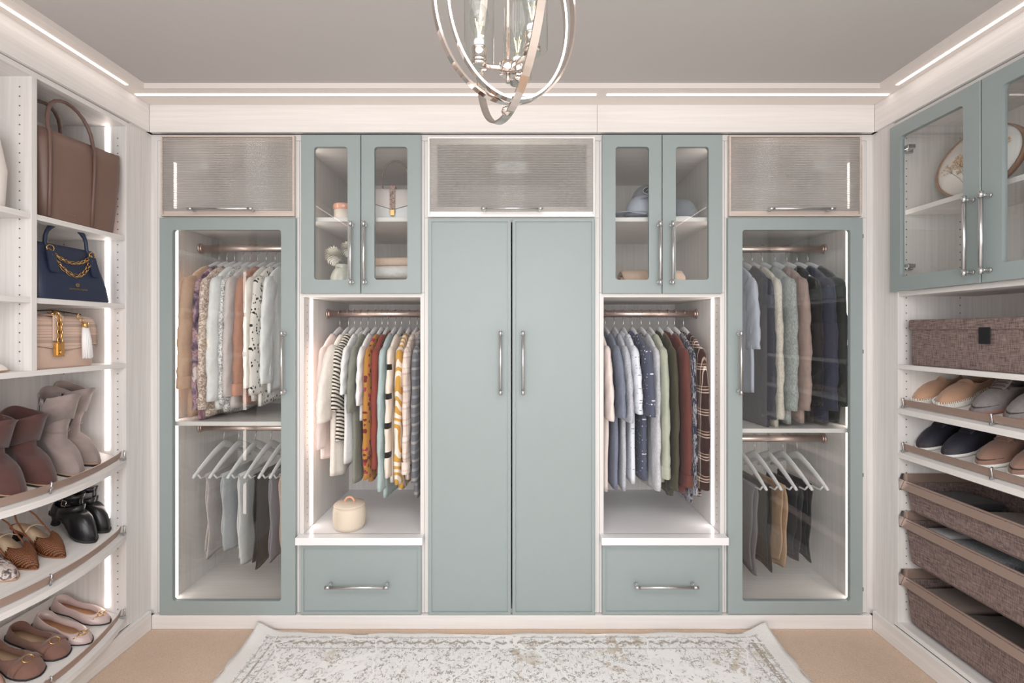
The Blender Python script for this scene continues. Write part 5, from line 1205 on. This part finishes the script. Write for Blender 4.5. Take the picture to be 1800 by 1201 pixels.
mb = MB(); mb.lathe([(.03, 0), (.036, .003), (.052, .04), (.055, .065), (.045, .095), (.032, .112), (.03, .12), (.037, .132), (.034, .133), (.026, .12), (.026, .08)], 36, capt=True); mb.build('vase_body', CER, t, local=True)
PET = plain('white petal', (240, 236, 226), .7); LEAF = plain('dusty green leaf', (86, 94, 84), .7, vary=.15)
def mum(label, x, y, z, r, seed):
    t = thing('chrysanthemum', label, 'flower', (x, y, z)); rs = random.Random(seed); mb = MB(); n = 260
    for k in range(n):
        ph = math.acos(1-2*(k+.5)/n); th = k*2.39996; d = Vector((math.sin(ph)*math.cos(th), math.sin(ph)*math.sin(th), math.cos(ph)))
        u = d.cross(Vector((0, 0, 1))).normalized() if abs(d.z) < .98 else Vector((1, 0, 0)); v = d.cross(u); R = r*rs.uniform(.88, 1.04); b = d*R*.35; m_ = d*R*.8; tp = d*R+v*r*.12
        w_ = r*.115; mb.add([b-u*w_*.5, b+u*w_*.5, m_+u*w_+v*r*.03, m_-u*w_+v*r*.03, tp], [(0, 1, 2, 3), (3, 2, 4)], True)
    mb.build('petals', PET, t, local=True, kind='stuff')
    mb = MB(); mb.tube([(0, 0, -r*.3), ((X_(601, 2.3)-x)*.5, 0, -.06), ((X_(601, 2.3)-x), 2.30-y, 1.60-z)], .0025, 6); mb.build('flower_stem', LEAF, t, local=True); return t
mum('larger white chrysanthemum to the left in the vase', X_(587, 2.28), 2.28, Z_(450, 2.28), .050, 1)
mum('white chrysanthemum at the right of the vase by the door frame', X_(612, 2.31), 2.31, Z_(438, 2.31), .042, 2)
t = thing('leaf_sprig', 'dusty green leaves under the white flowers in the vase', 'leaves', (X_(601, 2.3), 2.30, 1.645))
rs = random.Random(9)
for k in range(11):
    mb = MB(); a = rs.uniform(0, 2*PI); l = rs.uniform(.04, .06); d = Vector((math.cos(a), math.sin(a)*.8, rs.uniform(-.1, .9))).normalized(); u = d.cross(Vector((0, 0, 1))).normalized(); w_ = .014
    o = Vector((0, 0, -.005)); mb.add([o, o+d*l*.5+u*w_, o+d*l, o+d*l*.5-u*w_, o+d*l*.5+Vector((0, 0, .004))], [(0, 1, 4), (1, 2, 4), (2, 3, 4), (3, 0, 4)], True); mb.build('leaf', LEAF, t, local=True)
TERRY = cloth('taupe fleece', None, (186, 164, 152), sheen=.5, wr=.6); FLUFF = cloth('white fleece', None, (240, 238, 236), sheen=.6, wr=.7, weave=200); PCH = C('peach blanket cloth', 232, 206, 188); PALEW = C('pale white blanket cloth', 234, 232, 230)
x0 = X_(700, 2.4)
fold('folded_blanket', 'taupe fleece blanket, lowest of the stack in the cabinet', None, 'blanket', x0, 2.38, 1.5245, .34, .26, .062, TERRY, 1, 0, 21)
fold('folded_blanket', 'fluffy white blanket in the middle of the stack', None, 'blanket', x0, 2.38, 1.5875, .34, .27, .06, FLUFF, 1, 0, 22)
fold('folded_blanket', 'peach blanket on the fluffy white one in the cabinet', None, 'blanket', x0, 2.38, 1.6485, .33, .26, .04, PCH, 1, 0, 23)
# caps and blanket on the right
WSH = C('pale folded cotton', 226, 228, 234)
xr = X_(1150, 2.32)
fold('folded_shirt', 'pale folded shirt lying under the two caps', None, 'clothes', xr, 2.34, 1.8525, .33, .25, .022, WSH, 1, 0, 31)
def cap(label, loc, rot, c, logo=None, bc=None):
    t = thing('baseball_cap', label, 'cap', loc, rot); M_ = C(label[:12]+' cloth', *c); mb = MB(); L = []; N = 36
    for i in range(9):
        a = PI/2*i/8; L.append([(.082*math.cos(a)**.8*math.cos(b)*1.1, .078*math.cos(a)**.8*math.sin(b), .098*math.sin(a)+.0) for b in [2*PI*j/N for j in range(N)]] if i < 8 else [(.004*math.cos(2*PI*j/N), .004*math.sin(2*PI*j/N), .098) for j in range(N)])
    mb.loft(L, (True, True)); mb.build('crown', M_, t, local=True)
    mb = MB(); L = []
    for i in range(13):
        a = -1.15+2.3*i/12; r0 = .086; ex = .075*math.cos(a*1.2)**.7 if abs(a) < 1.3 else 0; ex = max(ex, .002)
        p0 = (r0*math.cos(a)*1.02, .08*math.sin(a)); p1 = (p0[0]+ex, p0[1]*1.02); dz = -.018*(math.sin(a))**2
        L.append([(p0[0], p0[1], .004+dz*.3), (p1[0], p1[1], -.0+dz+.002), (p1[0], p1[1], .003+dz), (p0[0], p0[1], .008+dz*.3)])
    mb.loft(L, (True, True)); mb.build('brim', bc or M_, t, local=True)
    mb = MB(); mb.lathe([(.0001, .0), (.006, .001), (.0055, .004), (.0001, .006)], 14, c=(0, 0, .097)); mb.build('button', M_, t, local=True)
    if logo: logo(t)
    return t
cap('pale blue-grey cap lying at the left under the badge cap', (X_(1130, 2.27), 2.27, 1.885), PI+.5, (186, 192, 206))
cap('grey-blue cap at the right on the pale folded shirt', (X_(1196, 2.33), 2.33, 1.885), .3, (116, 122, 132))
def badge(t):
    mb = MB(); Lp = []
    for k, e in ((0.001, 1.0), (.8, 1.0), (1.0, .0)): Lp.append([(.0885+.003*e-.012*(.5+.5*math.sin(a))*.8, .028*k*math.cos(a), .048+.019*k*math.sin(a)) for a in [2*PI*j/28 for j in range(28)]])
    mb.loft(Lp, (True, False)); mb.build('badge', plain('navy badge patch', (64, 74, 100), .7), t, local=True)
    mb = MB(); mb.tube([(.0915-.012*(.5+.5*math.sin(a))*.8, .028*math.cos(a), .048+.019*math.sin(a)) for a in [2*PI*j/28 for j in range(28)]], .0015, 6, closed=True)
    mb.tube([(.0885, -.016, .044), (.0885, -.006, .052), (.0882, .002, .046), (.088, .010, .053), (.088, .017, .047)], .0013, 5); mb.build('badge_border', plain('cream badge thread', (232, 226, 206), .7), t, local=True)
cap('blue-grey cap with a cream-edged oval badge, topmost of the caps', (X_(1137, 2.33), 2.33, 1.955), -PI/2-.15, (150, 154, 166), badge)
t = thing('rolled_blanket', 'peach beige rolled blanket on the cabinet floor', 'blanket', (X_(1143, 2.33), 2.33, 1.5245))
mb = MB(); pts = []
n = 90
for i in range(n):
    a = 2*PI*3.1*i/n; r_ = .012+.052*i/n+.0015*math.sin(a*2.3); pts.append((r_*1.25*math.cos(a), r_*math.sin(a)))
L = []
for k in range(22):
    x = -.15+.30*k/21; e = 1-.08*abs(2*k/21-1)**6+.015*math.sin(k*1.1); L.append([(x+.004*math.sin(i*.8), p[0]*e, p[1]*e*.92+.062) for i, p in enumerate(pts)])
mb.loft(L, (False, False), closed=False); o = mb.build('blanket_roll', PCH2 if 'PCH2' in globals() else C('tan beige fleece', 214, 186, 166), t, local=True); md = o.modifiers.new('thickness', 'SOLIDIFY'); md.thickness = .007
# ================================================================== canister on the left bench
t = thing('lidded_canister', 'cream lidded canister with a peach loop handle on the bench', 'canister', (X_(614.5, 2.185), 2.185, .4205))
CREAMC = plain('cream ceramic', (222, 208, 190), .45)
mb = MB(); mb.lathe([(.055, 0), (.062, .002), (.071, .02), (.0745, .055), (.0725, .09), (.068, .105), (.064, .105), (.064, .02)], 44, capt=True); mb.build('canister_body', CREAMC, t, local=True)
mb = MB(); mb.lathe([(.0, .1055), (.069, .1055), (.0705, .109), (.068, .113), (.03, .119), (.0, .12)], 44); ld = mb.build('lid', CREAMC, t, local=True)
mb = MB(); mb.tube([(.021*math.cos(a), 0, .119+.022*math.sin(a)) for a in [PI*j/12 for j in range(13)]], .0052, 10); mb.build('lid_handle', plain('peach handle', (222, 170, 146), .4), ld, local=True)
